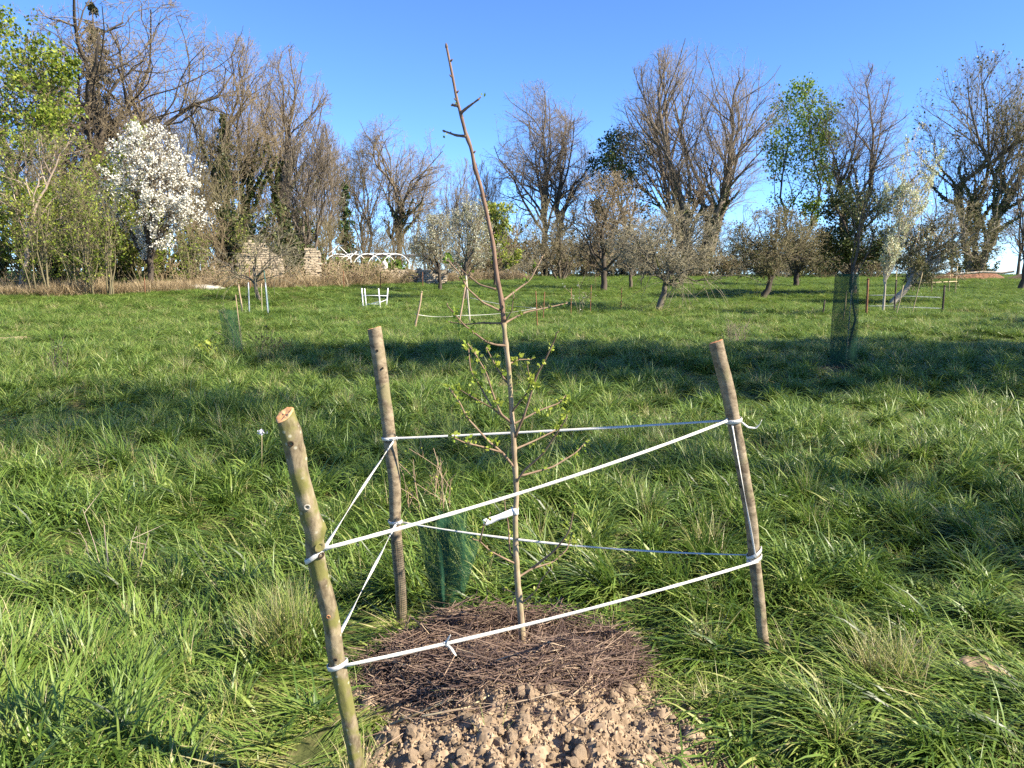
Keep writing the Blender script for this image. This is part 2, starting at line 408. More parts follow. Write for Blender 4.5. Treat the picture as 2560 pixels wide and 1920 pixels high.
def build_grass():
    rng = np.random.default_rng(11)
    g = M['grass']; protos = []; mats = []
    for i in range(4): protos.append(clump(rng, 26, (0.11, 0.30), 0.0088, 0.05, 0.30, 0.18, (0.5, 2.1), (0.47, 0.13))); mats.append(g)
    for i in range(2): protos.append(clump(rng, 28, (0.05, 0.14), 0.0072, 0.08, 0.6, 0.3, (0.3, 1.4), (0.54, 0.15))); mats.append(g)
    for i in range(3): protos.append(clump(rng, 24, (0.13, 0.34), 0.0090, 0.065, 0.75, 0.30, (0.8, 1.4), (0.50, 0.15), True)); mats.append(g)
    protos.append(clump(rng, 34, (0.12, 0.34), 0.0028, 0.05, 0.22, 0.15, (0.1, 0.9), (0.88, 0.12))); mats.append(g)
    for i in range(2): protos.append(clump(rng, 24, (0.10, 0.28), 0.0070, 0.08, 1.15, 0.22, (0.3, 0.7), (0.76, 0.16), True)); mats.append(g)
    # low broad leaves between the blades
    lm = MB(); C = rng.normal(0, 0.05, (26, 3)); C[:, 2] = rng.uniform(0.01, 0.06, 26)
    lm.leaves(C, 0.022, rng, 1.1, a=rng.uniform(0.45, 0.75, 26)); protos.append(lm); mats.append(g)
    coll = clump_collection("blade_tuft", protos, mats)
    PX, PY, SC, SZ, ID, RZ = [], [], [], [], [], []
    zones = [(0.9, 3.6, 300, 1.0), (3.6, 7, 210, 1.1), (7, 14, 110, 1.3), (14, 26, 50, 1.75), (26, 50, 19, 2.5), (50, 99, 7.5, 3.6)]
    for y0, y1, dens, s in zones:
        wmax = 0.70 * y1 + 1.6
        n = int(dens * (y1 - y0) * 2 * wmax)
        x = rng.uniform(-wmax, wmax, n); y = rng.uniform(y0, y1, n)
        keep = np.abs(x) < 0.70 * y + 1.6
        k = bare_amount(x, y)
        keep &= (k > 1.0 + rng.normal(0, 0.12, n)) | (rng.uniform(0, 1, n) < 0.05)
        keep &= ~((y > 33 + np.clip(-(x + 20) * -1.15, 0, 40)) & (x < -4) & (rng.uniform(0, 1, n) < 0.5) & (y > 36))
        x, y = x[keep], y[keep]; n = len(x)
        if y0 < 14:                                          # pull two thirds of the tufts together into tussocks
            cell = 0.30 if y0 < 7 else 0.42
            gx = np.floor(x / cell); gy = np.floor(y / cell)
            cx = (gx + 0.15 + 0.7 * vnoise(gx + 0.01, gy + 0.01, 61)) * cell; cy = (gy + 0.15 + 0.7 * vnoise(gx + 0.01, gy + 0.01, 62)) * cell
            pull = np.where(rng.uniform(0, 1, n) < 0.66, rng.uniform(0.35, 0.9, n), 0.0)
            nx_, ny_ = x + (cx - x) * pull, y + (cy - y) * pull
            ok = bare_amount(nx_, ny_) > 1.0; x = np.where(ok, nx_, x); y = np.where(ok, ny_, y)
            tuss = np.exp(-(np.hypot(x - cx, y - cy) / (0.30 * cell)) ** 2) * (0.35 + 0.9 * vnoise(gx + 0.01, gy + 0.01, 63))
            lush = 0.40 * vnoise(x / 0.9, y / 0.9, 21) + 0.15 * vnoise(x / 0.3, y / 0.3, 22) + 0.50 * tuss
        else:
            lush = 0.62 * vnoise(x / 0.8, y / 0.8, 21) + 0.38 * vnoise(x / 0.3, y / 0.3, 22)
        big = vnoise(x / 3.2, y / 3.2, 23)
        u = rng.uniform(0, 1, n)
        idx = np.where(lush + 0.25 * (u - 0.5) > 0.50, rng.integers(0, 4, n), rng.integers(4, 6, n))
        flat = (vnoise(x / 0.5, y / 0.5, 31) > 0.46) & (u < 0.8 * smooth(8.0, 3.0, y) + 0.1)
        idx = np.where(flat, rng.integers(6, 9, n), idx)
        tramp = np.hypot((x + 0.55) / 0.75, (y - 2.15) / 0.75) < 1.0
        tramp |= np.hypot((x + 0.05) / 0.85, (y - 2.75) / 0.65) < 1.0
        mat_ = (y < 3.3 + 0.9 * (vnoise(x / 0.7, y / 0.7, 37) - 0.5)) & (rng.uniform(0, 1, n) < 0.62)
        idx = np.where(mat_, np.where(rng.uniform(0, 1, n) < 0.22, rng.integers(10, 12, n), rng.integers(6, 9, n)), idx)
        idx = np.where(tramp & (rng.uniform(0, 1, n) < 0.72), rng.integers(10, 12, n), idx)
        idx = np.where((rng.uniform(0, 1, n) < 0.035 + 0.05 * (vnoise(x / 1.1, y / 1.1, 33) > 0.72)) & (y < 30), 9, idx)
        idx = np.where((rng.uniform(0, 1, n) < 0.06) & (y < 9), 12, idx)
        flow = 5.5 * vnoise(x / 1.3, y / 1.3, 35) + 1.6
        rz = np.where((idx >= 6) & (idx <= 8) | (idx >= 10) & (idx <= 11), flow + rng.normal(0, 0.35, n), rng.uniform(0, 6.28, n))
        sz = (0.30 + 1.15 * lush + 0.25 * big) * rng.uniform(0.75, 1.2, n)
        sz = sz * np.where(y > 14, 0.8, 1.0) * np.where(y > 30, 0.75, 1.0)
        sz = np.where(tramp, sz * 0.7, sz) * np.where(y < 3.3, 0.62, np.where(y < 5, 0.85, 1.0))
        PX.append(x); PY.append(y); ID.append(idx); RZ.append(rz)
        SC.append(np.full(n, s) * rng.uniform(0.85, 1.2, n)); SZ.append(sz * (1 + 0.18 * (s - 1)))
    # tussocks and dry stools that stand out
    for cx, cy, r, n, ids, hs in [(-2.9, 7.5, 0.28, 70, (0, 4), 2.3), (-2.45, 7.3, 0.22, 45, (0, 4), 1.9), (-0.95, 2.95, 0.12, 26, (9, 10), 1.35), (-0.86, 3.0, 0.12, 14, (0, 4), 1.2),
                                  (-2.0, 3.5, 0.2, 34, (0, 4), 1.25), (-3.6, 6.4, 0.3, 40, (0, 4), 1.6), (1.42, 2.72, 0.11, 16, (9, 10), 0.75), (-4.3, 9.5, 0.35, 45, (0, 4), 1.7),
                                  (2.2, 4.4, 0.25, 30, (0, 4), 1.3), (1.5, 3.6, 0.2, 26, (0, 4), 1.35), (4.4, 9.0, 0.3, 36, (0, 4), 1.5), (-2.6, 4.7, 0.3, 40, (0, 4), 1.5),
                                  (0.35, 4.9, 0.25, 30, (0, 4), 1.4), (2.6, 3.1, 0.2, 30, (0, 4), 1.4), (1.9, 2.1, 0.2, 26, (6, 9), 1.2), (-1.4, 2.2, 0.2, 26, (6, 9), 1.3)]:
        a = rng.uniform(0, 6.28, n); q = r * np.sqrt(rng.uniform(0, 1, n))
        PX.append(cx + q * np.cos(a)); PY.append(cy + q * np.sin(a)); ID.append(rng.integers(ids[0], ids[1], n)); RZ.append(rng.uniform(0, 6.28, n))
        SC.append(np.full(n, 1.15)); SZ.append(np.full(n, hs) * rng.uniform(0.75, 1.15, n))
    x = np.concatenate(PX); y = np.concatenate(PY); n = len(x)
    pos = np.stack([x, y, land(x, y)], -1)
    rot = np.stack([rng.normal(0, 0.12, n), rng.normal(0, 0.12, n), np.concatenate(RZ)], -1)
    s = np.concatenate(SC); scl = np.stack([s, s, np.concatenate(SZ)], -1)
    scatter('meadow_grass', coll, pos, rot, scl, np.concatenate(ID), 'long green meadow grass with paler flattened patches', 'grass')

def build_verge():
    rng = np.random.default_rng(17)
    protos = [clump(rng, 34, (0.25, 0.75), 0.016, 0.16, 0.35, 0.25, (0.1, 1.0), (0.5, 0.25)) for _ in range(4)]
    coll = clump_collection("hay_tuft", protos, [M['hay']] * 4)
    path = np.array([(-27, 31.5), (-20, 33.3), (-15.6, 35.8), (-11.6, 39.6), (-8.5, 45), (-5.5, 52), (-3, 57), (1.5, 62)])
    n = 5200
    k = rng.uniform(0, len(path) - 1.001, n); i = k.astype(int); f = (k - i)[:, None]
    p = path[i] * (1 - f) + path[i + 1] * f
    wid = np.where(p[:, 0] < -13, 3.2, 4.5)
    off = rng.uniform(0, 1, n) ** 1.2 * wid
    p = p + np.stack([-0.45 * off, 0.9 * off], -1) + rng.normal(0, 0.25, (n, 2))
    z = land(p[:, 0], p[:, 1])
    hh = rng.uniform(0.7, 1.3, n) * (0.75 + 0.55 * vnoise(p[:, 0] / 1.7, p[:, 1] / 1.7, 71))
    hh = hh * np.where((p[:, 0] > -10), 0.9, 0.8)
    scl = np.stack([hh * 1.3, hh * 1.3, hh], -1)
    rot = np.stack([rng.normal(0, 0.2, n), rng.normal(0, 0.2, n), rng.uniform(0, 6.28, n)], -1)
    scatter('dry_verge_grass', coll, np.stack([p[:, 0], p[:, 1], z], -1), rot, scl, rng.integers(0, 4, n), 'strip of straw-coloured dead grass along the edge of the wood', 'dry grass')

build_grass()
build_verge()

# ------------------------------------------------------------------ trees
def ray_len(p, d, c, r):
    q = (p - c) / r; e = d / r
    A = (e * e).sum(-1); B = (q * e).sum(-1); C = (q * q).sum(-1) - 1
    disc = B * B - A * C
    s = (-B + np.sqrt(np.maximum(disc, 0))) / A
    return np.where((disc > 0) & (s > 0), s, 0.0)

def grow(rng, envs, top, r0, lean=(0, 0), m=(7, 7, 6, 6, 3), stems=1, stem_spread=0.5, wob=0.16, up=0.05, ang=0.75, lr=(0.72, 0.62, 0.56, 0.6), tipr=0.008, first=0.5, sides0=10, limb_r=0.5, sag=0.0):
    """a branching skeleton: trunk(s), limbs aimed into the crown's ellipsoids, then ever finer twigs kept inside them"""
    wood, twig = MB(), MB()
    env = np.array([e[:6] for e in envs], float); env[:, 3:5] *= 1.16; env[:, 5] *= 1.04; wgt = np.array([e[6] if len(e) > 6 else 1.0 for e in envs]); wgt = wgt / wgt.sum()
    paths = []
    L1P, L1R, L1E = [], [], []
    per = max(2, int(round(m[0] / stems)))
    for s in range(stems):
        a = rng.uniform(0, 6.28) if stems == 1 else 6.28 * (s + rng.uniform(-0.3, 0.3)) / stems
        off = np.array([math.cos(a), math.sin(a), 0]) * (0 if stems == 1 else stem_spread)
        rr0 = r0 if stems == 1 else r0 * rng.uniform(0.55, 0.85)
        n = 7
        t = np.linspace(0, 1, n + 1)[:, None]
        base = np.array([0, 0, -0.25]) + off * 0.25
        tp = np.array([lean[0], lean[1], top * rng.uniform(0.9, 1.1)]) + off * (1 + top * 0.12)
        P = base + (tp - base) * t + rng.normal(0, 1, (n + 1, 3)) * np.array([1, 1, 0]) * top * 0.018 * np.minimum(t * 4, 1)
        Rr = rr0 * (1 - 0.42 * t[:, 0]); Rr[0] *= 1.5; Rr[1] *= 1.06
        wood.tubes(P, Rr, sides0, cap=True); paths.append((P, Rr))
        # limbs
        ei = rng.choice(len(env), per, p=wgt)
        c, r = env[ei, :3], env[ei, 3:]
        d = norm(rng.normal(0, 1, (per, 3)) + np.array([0, 0, 0.35]) + (off * 1.2 if stems > 1 else 0))
        tgt = c + r * d * rng.uniform(0.72, 0.95, (per, 1))
        order = np.argsort(tgt[:, 2]); tgt = tgt[order]; ei = ei[order]
        ts = np.sort(rng.uniform(first, 1.0, per)); ts[-1] = 1.0
        f = ts * n; k = np.minimum(f.astype(int), n - 1); fr = (f - k)[:, None]
        st = P[k] * (1 - fr) + P[k + 1] * fr
        rs = np.interp(ts, t[:, 0], Rr) * limb_r * rng.uniform(0.8, 1.25, per); rs[-1] = Rr[-1] * 0.9
        ns = 7; Q = np.empty((per, ns + 1, 3)); Q[:, 0] = st
        ln = np.linalg.norm(tgt - st, axis=1) * 1.06
        dd = norm(tgt - st); dd = norm(dd + np.array([0, 0, 0.30]))
        for j in range(ns):
            dd = norm(dd * 0.55 + 0.6 * norm(tgt - Q[:, j]) + rng.normal(0, wob * 1.2, (per, 3)))
            Q[:, j + 1] = Q[:, j] + dd * (ln / ns)[:, None]
        tt = np.linspace(0, 1, ns + 1)[None]
        QR = rs[:, None] * (1 - 0.74 * tt ** 0.9)
        wood.tubes(Q, QR, 6); L1P.append(Q); L1R.append(QR); L1E.append(ei)
        for b in range(per): paths.append((Q[b], QR[b]))
    P = np.concatenate(L1P); Rr = np.concatenate(L1R); E = np.concatenate(L1E)
    length = np.linalg.norm(np.diff(P, axis=1), axis=2).sum(1)
    tips = []
    nseg = [0, 5, 3, 1, 1]
    for lv in range(1, len(m)):
        mm = m[lv]; B, n1, _ = P.shape; n = n1 - 1
        idx = np.repeat(np.arange(B), mm); j = np.tile(np.arange(mm), B)
        t = (j + rng.uniform(0, 1, len(j))) / mm; t = (0.22 if lv == 1 else 0.12) + (0.78 if lv == 1 else 0.88) * t
        f = np.minimum(t * n, n - 1e-4); k = f.astype(int); fr = (f - k)[:, None]
        p0 = P[idx, k] * (1 - fr) + P[idx, k + 1] * fr
        tg = norm(P[idx, k + 1] - P[idx, k])
        rp = Rr[idx, k] * (1 - fr[:, 0]) + Rr[idx, k + 1] * fr[:, 0]
        perp = norm(np.cross(tg, rng.normal(0, 1, (len(idx), 3))))
        an = rng.normal(ang, 0.2, len(idx))[:, None]
        d = norm(tg * np.cos(an) + perp * np.sin(an) + np.array([0, 0, up]))
        e = E[idx]
        lim = ray_len(p0, d, env[e, :3], env[e, 3:]) * rng.uniform(0.8, 1.1, len(idx))
        ln = length[idx] * lr[lv - 1] * (1.1 - 0.55 * t) * rng.uniform(0.6, 1.3, len(idx))
        ln = np.minimum(ln, np.maximum(lim, 0.25 * ln))
        ns = nseg[min(lv, 4)] if lv < len(m) - 1 else max(1, nseg[min(lv, 4)])
        r_s = np.maximum(rp * 0.62, tipr * 1.25)
        Q = np.empty((len(idx), ns + 1, 3)); Q[:, 0] = p0; dd = d
        for q in range(ns):
            dd = norm(dd + rng.normal(0, wob, dd.shape) + np.array([0, 0, up * 0.6 - sag * (q + 1) / ns]))
            Q[:, q + 1] = Q[:, q] + dd * (ln / ns)[:, None]
        tt = np.linspace(0, 1, ns + 1)[None]
        QR = r_s[:, None] * (1 - tt) + np.maximum(r_s * 0.3, tipr * 0.8)[:, None] * tt
        av = rng.uniform(0, 1, len(idx))
        if ns == 1: twig.cones(Q[:, 0], Q[:, 1], r_s, av)
        else: (wood if lv == 1 else twig).tubes(Q, QR, 4 if lv == 1 else 3, a=av)
        if lv >= len(m) - 2: tips.append(Q.reshape(-1, 3) if lv == len(m) - 1 else Q[:, 1:].reshape(-1, 3))
        P, Rr, E, length = Q, QR, e, ln
    return wood, twig, np.concatenate(tips), paths

def ivy_points(paths, rng, n, zmax, thick=0.12):
    pts = []
    for P, Rr in paths:
        k = rng.uniform(0, len(P) - 1.001, max(4, int(n * np.linalg.norm(P[-1] - P[0]) / 10)))
        i = k.astype(int); f = (k - i)[:, None]
        c = P[i] * (1 - f) + P[i + 1] * f; rr = Rr[i] + thick * rng.uniform(0.0, 1, len(i)) ** 2
        d = norm(rng.normal(0, 1, (len(i), 3)))
        pts.append(c + d * rr[:, None])
    pts = np.concatenate(pts)
    return pts[pts[:, 2] < zmax * rng.uniform(0.6, 1.0, len(pts))]

def tree(name, label, cat, x, y, seed, envs, top, r0, bark='bark', twigs='twig', leaf=None, ivy=None, group=None, rotz=0.0, shoots=None, **kw):
    rng = np.random.default_rng(seed)
    wood, tw, tips, paths = grow(rng, envs, top, r0, **kw)
    if shoots:                                              # long whippy water shoots standing out of the crown
        n, lo, hi, su = shoots; limbs = paths[1:] if len(paths) > 1 else paths
        k = rng.integers(0, len(limbs), n); f = rng.uniform(0.35, 0.98, n); tpr = kw.get('tipr', 0.008)
        P0 = np.array([limbs[a][0][int(b * (len(limbs[a][0]) - 1))] for a, b in zip(k, f)])
        c0 = np.mean([e[:3] for e in envs], 0); d = norm(norm(P0 - c0) + rng.normal(0, 0.5, P0.shape) + np.array([0, 0, su])); ln = rng.uniform(lo, hi, n)
        Q = np.empty((n, 6, 3)); Q[:, 0] = P0
        for j in range(5):
            d = norm(d + rng.normal(0, 0.10, d.shape) + np.array([0, 0, -0.06 * j])); Q[:, j + 1] = Q[:, j] + d * (ln / 5)[:, None]
        tw.tubes(Q, tpr * np.linspace(2.0, 0.8, 6)[None] * np.ones((n, 1)), 3, a=rng.uniform(0, 1, n))
    t = thing(name, label, cat, (x, y, gz(x, y)), rotz, group)
    obj('trunk', wood, M[bark], t)
    obj('crown', tw, M[twigs], t)
    if leaf:
        n, size, mat, part, spread = leaf[:5]
        k = rng.integers(0, len(tips), n)
        if len(leaf) > 5:                                   # clustered flowering or leafing: only part of the tips carry
            sel = rng.uniform(0, 1, len(tips)) < leaf[5]; ok = np.flatnonzero(sel); k = ok[rng.integers(0, len(ok), n)]
        C = tips[k] + rng.normal(0, spread, (n, 3))
        mb = MB(); mb.leaves(C, size, rng, 1.15 if part == 'blossom' else 1.5, 0.2)
        obj(part, mb, M[mat], t)
    if ivy:
        n, zmax, size, mat = ivy
        pts = ivy_points(paths, rng, n, zmax)
        mb = MB(); mb.leaves(pts, size, rng, 1.2, -0.3); obj('ivy', mb, M[mat], t)
    return t

def conifer(name, label, x, y, seed, H, rb, mat='needle', group=None, n=110, bare=0.08):
    rng = np.random.default_rng(seed)
    t = thing(name, label, 'conifer', (x, y, gz(x, y)), 0, group)
    wood = MB(); P = np.array([[0, 0, -0.3], [0.05, 0, H * 0.3], [0, 0.05, H * 0.65], [0, 0, H]]); wood.tubes(P, np.array([0.3, 0.22, 0.12, 0.02]) * H / 18, 8, True)
    h = np.sort(rng.uniform(bare, 0.985, n)) * H
    ln = rb * (1 - h / H) ** 0.85 * rng.uniform(0.65, 1.15, n) + 0.15
    a = np.arange(n) * 2.4 + rng.normal(0, 0.3, n)
    d = np.stack([np.cos(a), np.sin(a), rng.normal(-0.15, 0.12, n)], -1)
    Q = np.empty((n, 5, 3)); Q[:, 0] = np.stack([0 * h, 0 * h, h], -1)
    for j in range(4):
        Q[:, j + 1] = Q[:, j] + norm(d + np.array([0, 0, -0.10 * (1.5 - j)])) * (ln / 4)[:, None]
    wood.tubes(Q, 0.03 * np.linspace(1, 0.2, 5)[None] * np.ones((n, 1)), 3)
    obj('trunk', wood, M['bark_dark'], t)
    mb = MB(); per = 75
    k = rng.uniform(0.6, 4, (n, per)); i = np.minimum(k.astype(int), 3); f = (k - i)[..., None]; b = np.arange(n)[:, None]
    c = Q[b, i] * (1 - f) + Q[b, i + 1] * f
    c = c + rng.normal(0, 1, c.shape) * np.array([0.16, 0.16, 0.10]) * (ln[:, None, None] * 0.35 + 0.25)
    c[..., 2] -= np.abs(rng.normal(0, 0.22, c.shape[:2]))
    C = c.reshape(-1, 3); dirs = norm(np.repeat(d, per, 0) * 0.6 + rng.normal(0, 0.5, C.shape) + np.array([0, 0, -0.35]))
    mb.leaves(C, 0.10, rng, 2.6, dirs=dirs); obj('crown', mb, M[mat], t)
    return t

def shrub(name, label, x, y, seed, H, r, bark='twig', leaf=None, stems=14, m=(7, 6, 4), tipr=0.006, group=None, spread=0.35, cat='shrub', wob=0.2, arch=0.0, rx=1.0):
    """many stems from the ground"""
    rng = np.random.default_rng(seed)
    t = thing(name, label, cat, (x, y, gz(x, y)), 0, group)
    a = rng.uniform(0, 6.28, stems); out = rng.uniform(0.1, 1.0, stems) ** 0.7
    base = np.stack([spread * out * np.cos(a) * rx, spread * out * np.sin(a), np.full(stems, -0.1)], -1)
    tgt = np.stack([r * out * np.cos(a) * rx, r * out * np.sin(a), H * rng.uniform(0.65, 1.05, stems) * (1 - 0.35 * out ** 2)], -1)
    ns = 6; P = np.empty((stems, ns + 1, 3)); P[:, 0] = base; dd = norm(tgt - base + np.array([0, 0, H * 0.5])); ln = np.linalg.norm(tgt - base, axis=1) * 1.08
    for j in range(ns):
        dd = norm(dd * 0.6 + 0.5 * norm(tgt - P[:, j]) + rng.normal(0, wob * 0.7, dd.shape) + np.array([0, 0, -arch * j / ns]))
        P[:, j + 1] = P[:, j] + dd * (ln / ns)[:, None]
    R0 = np.maximum(0.012 * H * rng.uniform(0.5, 1.2, stems), tipr * 1.5)
    Rr = R0[:, None] * np.linspace(1, 0.3, ns + 1)[None]
    stem = MB(); stem.tubes(P, Rr, 4); tw = MB(); tips = [P[:, 3:].reshape(-1, 3)]
    length = ln
    for lv, mm in enumerate(m):
        B, n1, _ = P.shape; n = n1 - 1
        idx = np.repeat(np.arange(B), mm); tt = rng.uniform(0.2, 1, len(idx)); f = np.minimum(tt * n, n - 1e-4); k = f.astype(int); fr = (f - k)[:, None]
        p0 = P[idx, k] * (1 - fr) + P[idx, k + 1] * fr; tg = norm(P[idx, k + 1] - P[idx, k])
        d = norm(tg + 0.9 * norm(rng.normal(0, 1, tg.shape)) + np.array([0, 0, 0.15 - arch]))
        l2 = length[idx] * 0.38 * rng.uniform(0.5, 1.3, len(idx)); ns2 = 2 if lv < len(m) - 1 else 1
        Q = np.empty((len(idx), ns2 + 1, 3)); Q[:, 0] = p0
        for q in range(ns2):
            d = norm(d + rng.normal(0, wob, d.shape)); Q[:, q + 1] = Q[:, q] + d * (l2 / ns2)[:, None]
        Q[..., 2] = np.maximum(Q[..., 2], 0.02)
        av = rng.uniform(0, 1, len(idx))
        if ns2 == 1: tw.cones(Q[:, 0], Q[:, 1], tipr, av)
        else: tw.tubes(Q, np.linspace(tipr * 1.4, tipr, ns2 + 1)[None] * np.ones((len(idx), 1)), 3, a=av)
        tips.append(Q[:, 1:].reshape(-1, 3)); P = Q; length = l2
    obj('stem', stem, M[bark], t); obj('crown', tw, M[bark], t)
    if leaf:
        n, size, mat, part = leaf
        tp = np.concatenate(tips[1:]); C = tp[rng.integers(0, len(tp), n)] + rng.normal(0, size * 0.6, (n, 3)); C[:, 2] = np.maximum(C[:, 2], 0.03)
        mb = MB(); mb.leaves(C, size, rng, 1.4, 0.1); obj(part, mb, M[mat], t)
    return t

# ------------------------------------------------------------------ the wood on the far left
tree('leafing_tree', 'tall yellow-green tree just coming into leaf at the end of the wood', 'tree', -25.2, 40, 101, [(0, 0, 8.0, 3.0, 2.6, 6.2)], 5.5, 0.24, leaf=(11000, 0.13, 'leaf_spring', 'leaves', 0.18, 0.45), m=(9, 7, 6, 5, 2))
tree('leafing_tree', 'yellow-green leafing tree behind the white blossoming pear', 'tree', -21.9, 44.5, 102, [(0, 0, 5.2, 2.2, 2.0, 4.0)], 3.0, 0.16, leaf=(6500, 0.12, 'leaf_spring', 'leaves', 0.18, 0.4), m=(8, 7, 6, 4, 2))
tree('oak_tree', 'big old oak with dark crooked limbs above the blossoming pear', 'tree', -27.6, 52, 103, [(3.2, 0, 12.6, 6.2, 4.5, 5.6), (-1.0, 0, 13.2, 3.6, 3.5, 5.6)], 7.5, 0.52, bark='bark_dark', twigs='twig', m=(12, 8, 7, 5, 2), wob=0.30, ang=0.85, tipr=0.011, limb_r=0.55)
conifer('spruce_tree', 'tall brownish spruce standing behind the old oak', -29.3, 57, 104, 19.4, 2.9)
conifer('spruce_tree', 'medium dark spruce between the ivy-clad trees', -22.0, 61, 105, 12.4, 2.2, 'leaf_dark')
conifer('spruce_tree', 'small dark green conifer beside the tunnel hoops', -14.0, 66, 106, 7.8, 1.2, 'leaf_dark', n=70)
tree('leaning_tree', 'leaning tree with pale peeling bark at the verge', 'tree', -22.4, 35.2, 107, [(1.7, 0.3, 4.9, 2.5, 2.0, 2.2)], 3.7, 0.13, bark='bark_red', twigs='twig_olive', lean=(1.05, 0), leaf=(2600, 0.075, 'leaf_spring', 'leaves', 0.15, 0.4), m=(9, 7, 6, 5, 2))
tree('ivy_tree', 'tall bare tree with ivy up its twin trunks left of the ruin', 'tree', -19.6, 55, 108, [(0.4, 0, 11.2, 3.2, 2.8, 5.2)], 7.5, 0.30, stems=2, stem_spread=0.7, ivy=(2300, 9.5, 0.16, 'leaf_ivy'), m=(12, 8, 6, 5, 2), up=0.12)
tree('ivy_tree', 'tall bare tree with one ivy-covered trunk behind the ruin', 'tree', -16.9, 58, 109, [(1.0, 0, 11.0, 2.6, 2.4, 5.2)], 7.0, 0.26, ivy=(2600, 8.5, 0.16, 'leaf_ivy'), m=(10, 8, 6, 5, 2), up=0.15)
tree('multi_stemmed_tree', 'bare tree with many upright purplish stems behind the stone ruin', 'tree', -12.1, 46, 110, [(0.8, 0, 5.6, 1.9, 1.8, 3.7)], 3.4, 0.16, stems=5, stem_spread=0.55, twigs='twig_purple', m=(15, 8, 6, 4), up=0.18, ang=0.6, tipr=0.009)
tree('pear_tree', 'pear tree covered in white blossom at the edge of the wood', 'pear tree', -17.3, 37.3, 111, [(0.25, 0, 5.1, 1.75, 1.6, 2.6, 1.4), (2.05, -0.2, 3.2, 1.6, 1.4, 1.35, 1.0), (-1.6, 0, 4.2, 1.05, 1.0, 0.85, 0.4), (0.7, -0.3, 3.2, 1.0, 1.0, 1.5, 0.4)], 2.3, 0.17, bark='bark_dark', twigs='twig', leaf=(15000, 0.075, 'blossom', 'blossom', 0.075, 0.4), m=(14, 7, 6, 4, 2))
tree('apple_tree', 'small bare apple tree with lichen-grey arching branches in front of the ruin', 'apple tree', -10.25, 31.4, 112, [(-0.9, 0, 1.95, 1.45, 1.2, 0.9), (1.0, 0, 2.1, 1.5, 1.2, 0.95), (0, 0, 2.7, 0.9, 0.9, 0.8)], 1.25, 0.09, bark='bark_moss', twigs='twig_grey', lean=(-0.2, 0), m=(10, 6, 5, 4), wob=0.3, sag=0.12, tipr=0.006, shoots=(45, 0.7, 1.7, 0.4))

W1 = tree('woodland_tree', 'bare brown woodland tree in the back of the wood', 'tree', -34, 60, 121, [(0, 0, 9.5, 3.2, 3.0, 5.6)], 6.0, 0.22, m=(9, 7, 6, 5, 2), up=0.12, group='bare trees of the back wood')
W2 = tree('woodland_tree', 'bare brown woodland tree in the back of the wood', 'tree', -25, 63, 122, [(0, 0, 9.0, 2.4, 2.4, 5.8)], 6.5, 0.18, twigs='twig_olive', m=(9, 7, 6, 5, 2), up=0.2, group='bare trees of the back wood')
W3 = tree('woodland_tree', 'bare brown woodland tree in the back of the wood', 'tree', -10.5, 80, 123, [(0.2, 0, 8.0, 2.6, 2.4, 5.0)], 4.5, 0.18, twigs='twig_purple', stems=2, m=(10, 7, 6, 5, 2), up=0.12, group='bare trees of the back wood')
_r = np.random.default_rng(5)
for i, (x, y, s) in enumerate([(-40, 58, 1.15), (-45, 64, 1.1), (-37, 66, 1.25), (-31, 68, 1.1), (-27.5, 70, 1.0), (-23, 66, 1.05), (-20.5, 72, 0.95), (-18.8, 66, 1.0), (-15.2, 63, 0.75), (-26, 57, 0.85), (-22.8, 55.5, 0.75), (-32, 56, 0.95),
                               (-19, 82, 0.85), (-13, 86, 0.8), (-7.5, 88, 0.75), (-16.6, 78, 0.9), (-2, 92, 0.75), (-30.5, 49, 0.7), (-34, 50, 0.95), (-20.2, 49.5, 0.6), (-14.6, 55, 0.6), (-24.5, 48.5, 0.75), (-27.2, 47, 0.65), (-31, 45, 0.8), (-28.6, 61, 1.0), (-24.6, 60, 0.95), (-18.2, 61.5, 0.9), (-21.4, 64, 1.0), (-13.2, 72, 0.9), (-35.5, 54, 1.0), (-30, 53.5, 0.9), (-16.2, 70, 0.85), (-9, 82, 0.8), (-5, 90, 0.7)]):
    dup((W1, W2, W3)[i % 3], (x, y, gz(x, y)), _r.uniform(0, 6.28), (s, s, s * _r.uniform(0.9, 1.1)))

# undergrowth of the wood
S1 = shrub('undergrowth_shrub', 'brown twiggy shrub in the undergrowth of the wood', -24, 47, 131, 4.2, 1.9, 'twig_olive', None, 16, (8, 6, 4), group='undergrowth shrubs of the wood')
S2 = shrub('undergrowth_shrub', 'brown twiggy shrub in the undergrowth of the wood', -15.5, 48, 132, 3.6, 1.7, 'twig', None, 16, (8, 6, 4), group='undergrowth shrubs of the wood')
for i, (x, y, s) in enumerate([(-33, 46, 1.3), (-30, 50, 1.5), (-27, 45, 1.2), (-25.5, 51, 1.6), (-22.5, 50, 1.4), (-20.5, 46, 1.1), (-18.3, 51, 1.5), (-16.9, 44.5, 0.9), (-13.3, 52, 1.0), (-17.5, 55, 1.4), (-20.8, 56, 1.7), (-23.8, 58, 1.8), (-28, 57, 1.8),
                               (-11.8, 60, 1.0), (-9.6, 64, 0.9), (-14.8, 60, 1.2), (-7.5, 67, 0.8), (-10.6, 70, 1.1), (-13, 70, 1.2), (-5.5, 72, 0.9), (-16.5, 62, 1.4), (-3.5, 74, 0.9), (-8, 76, 1.1)]):
    dup((S1, S2)[i % 2], (x, y, gz(x, y)), _r.uniform(0, 6.28), (s, s, s * _r.uniform(0.85, 1.15)))
L1 = shrub('leafing_shrub', 'yellow-green leafing shrub under the wood edge', -19.3, 40.5, 133, 3.6, 1.5, 'twig_olive', (2600, 0.10, 'leaf_spring', 'leaves'), 12, (7, 5, 3), group='leafing shrubs under the wood edge')
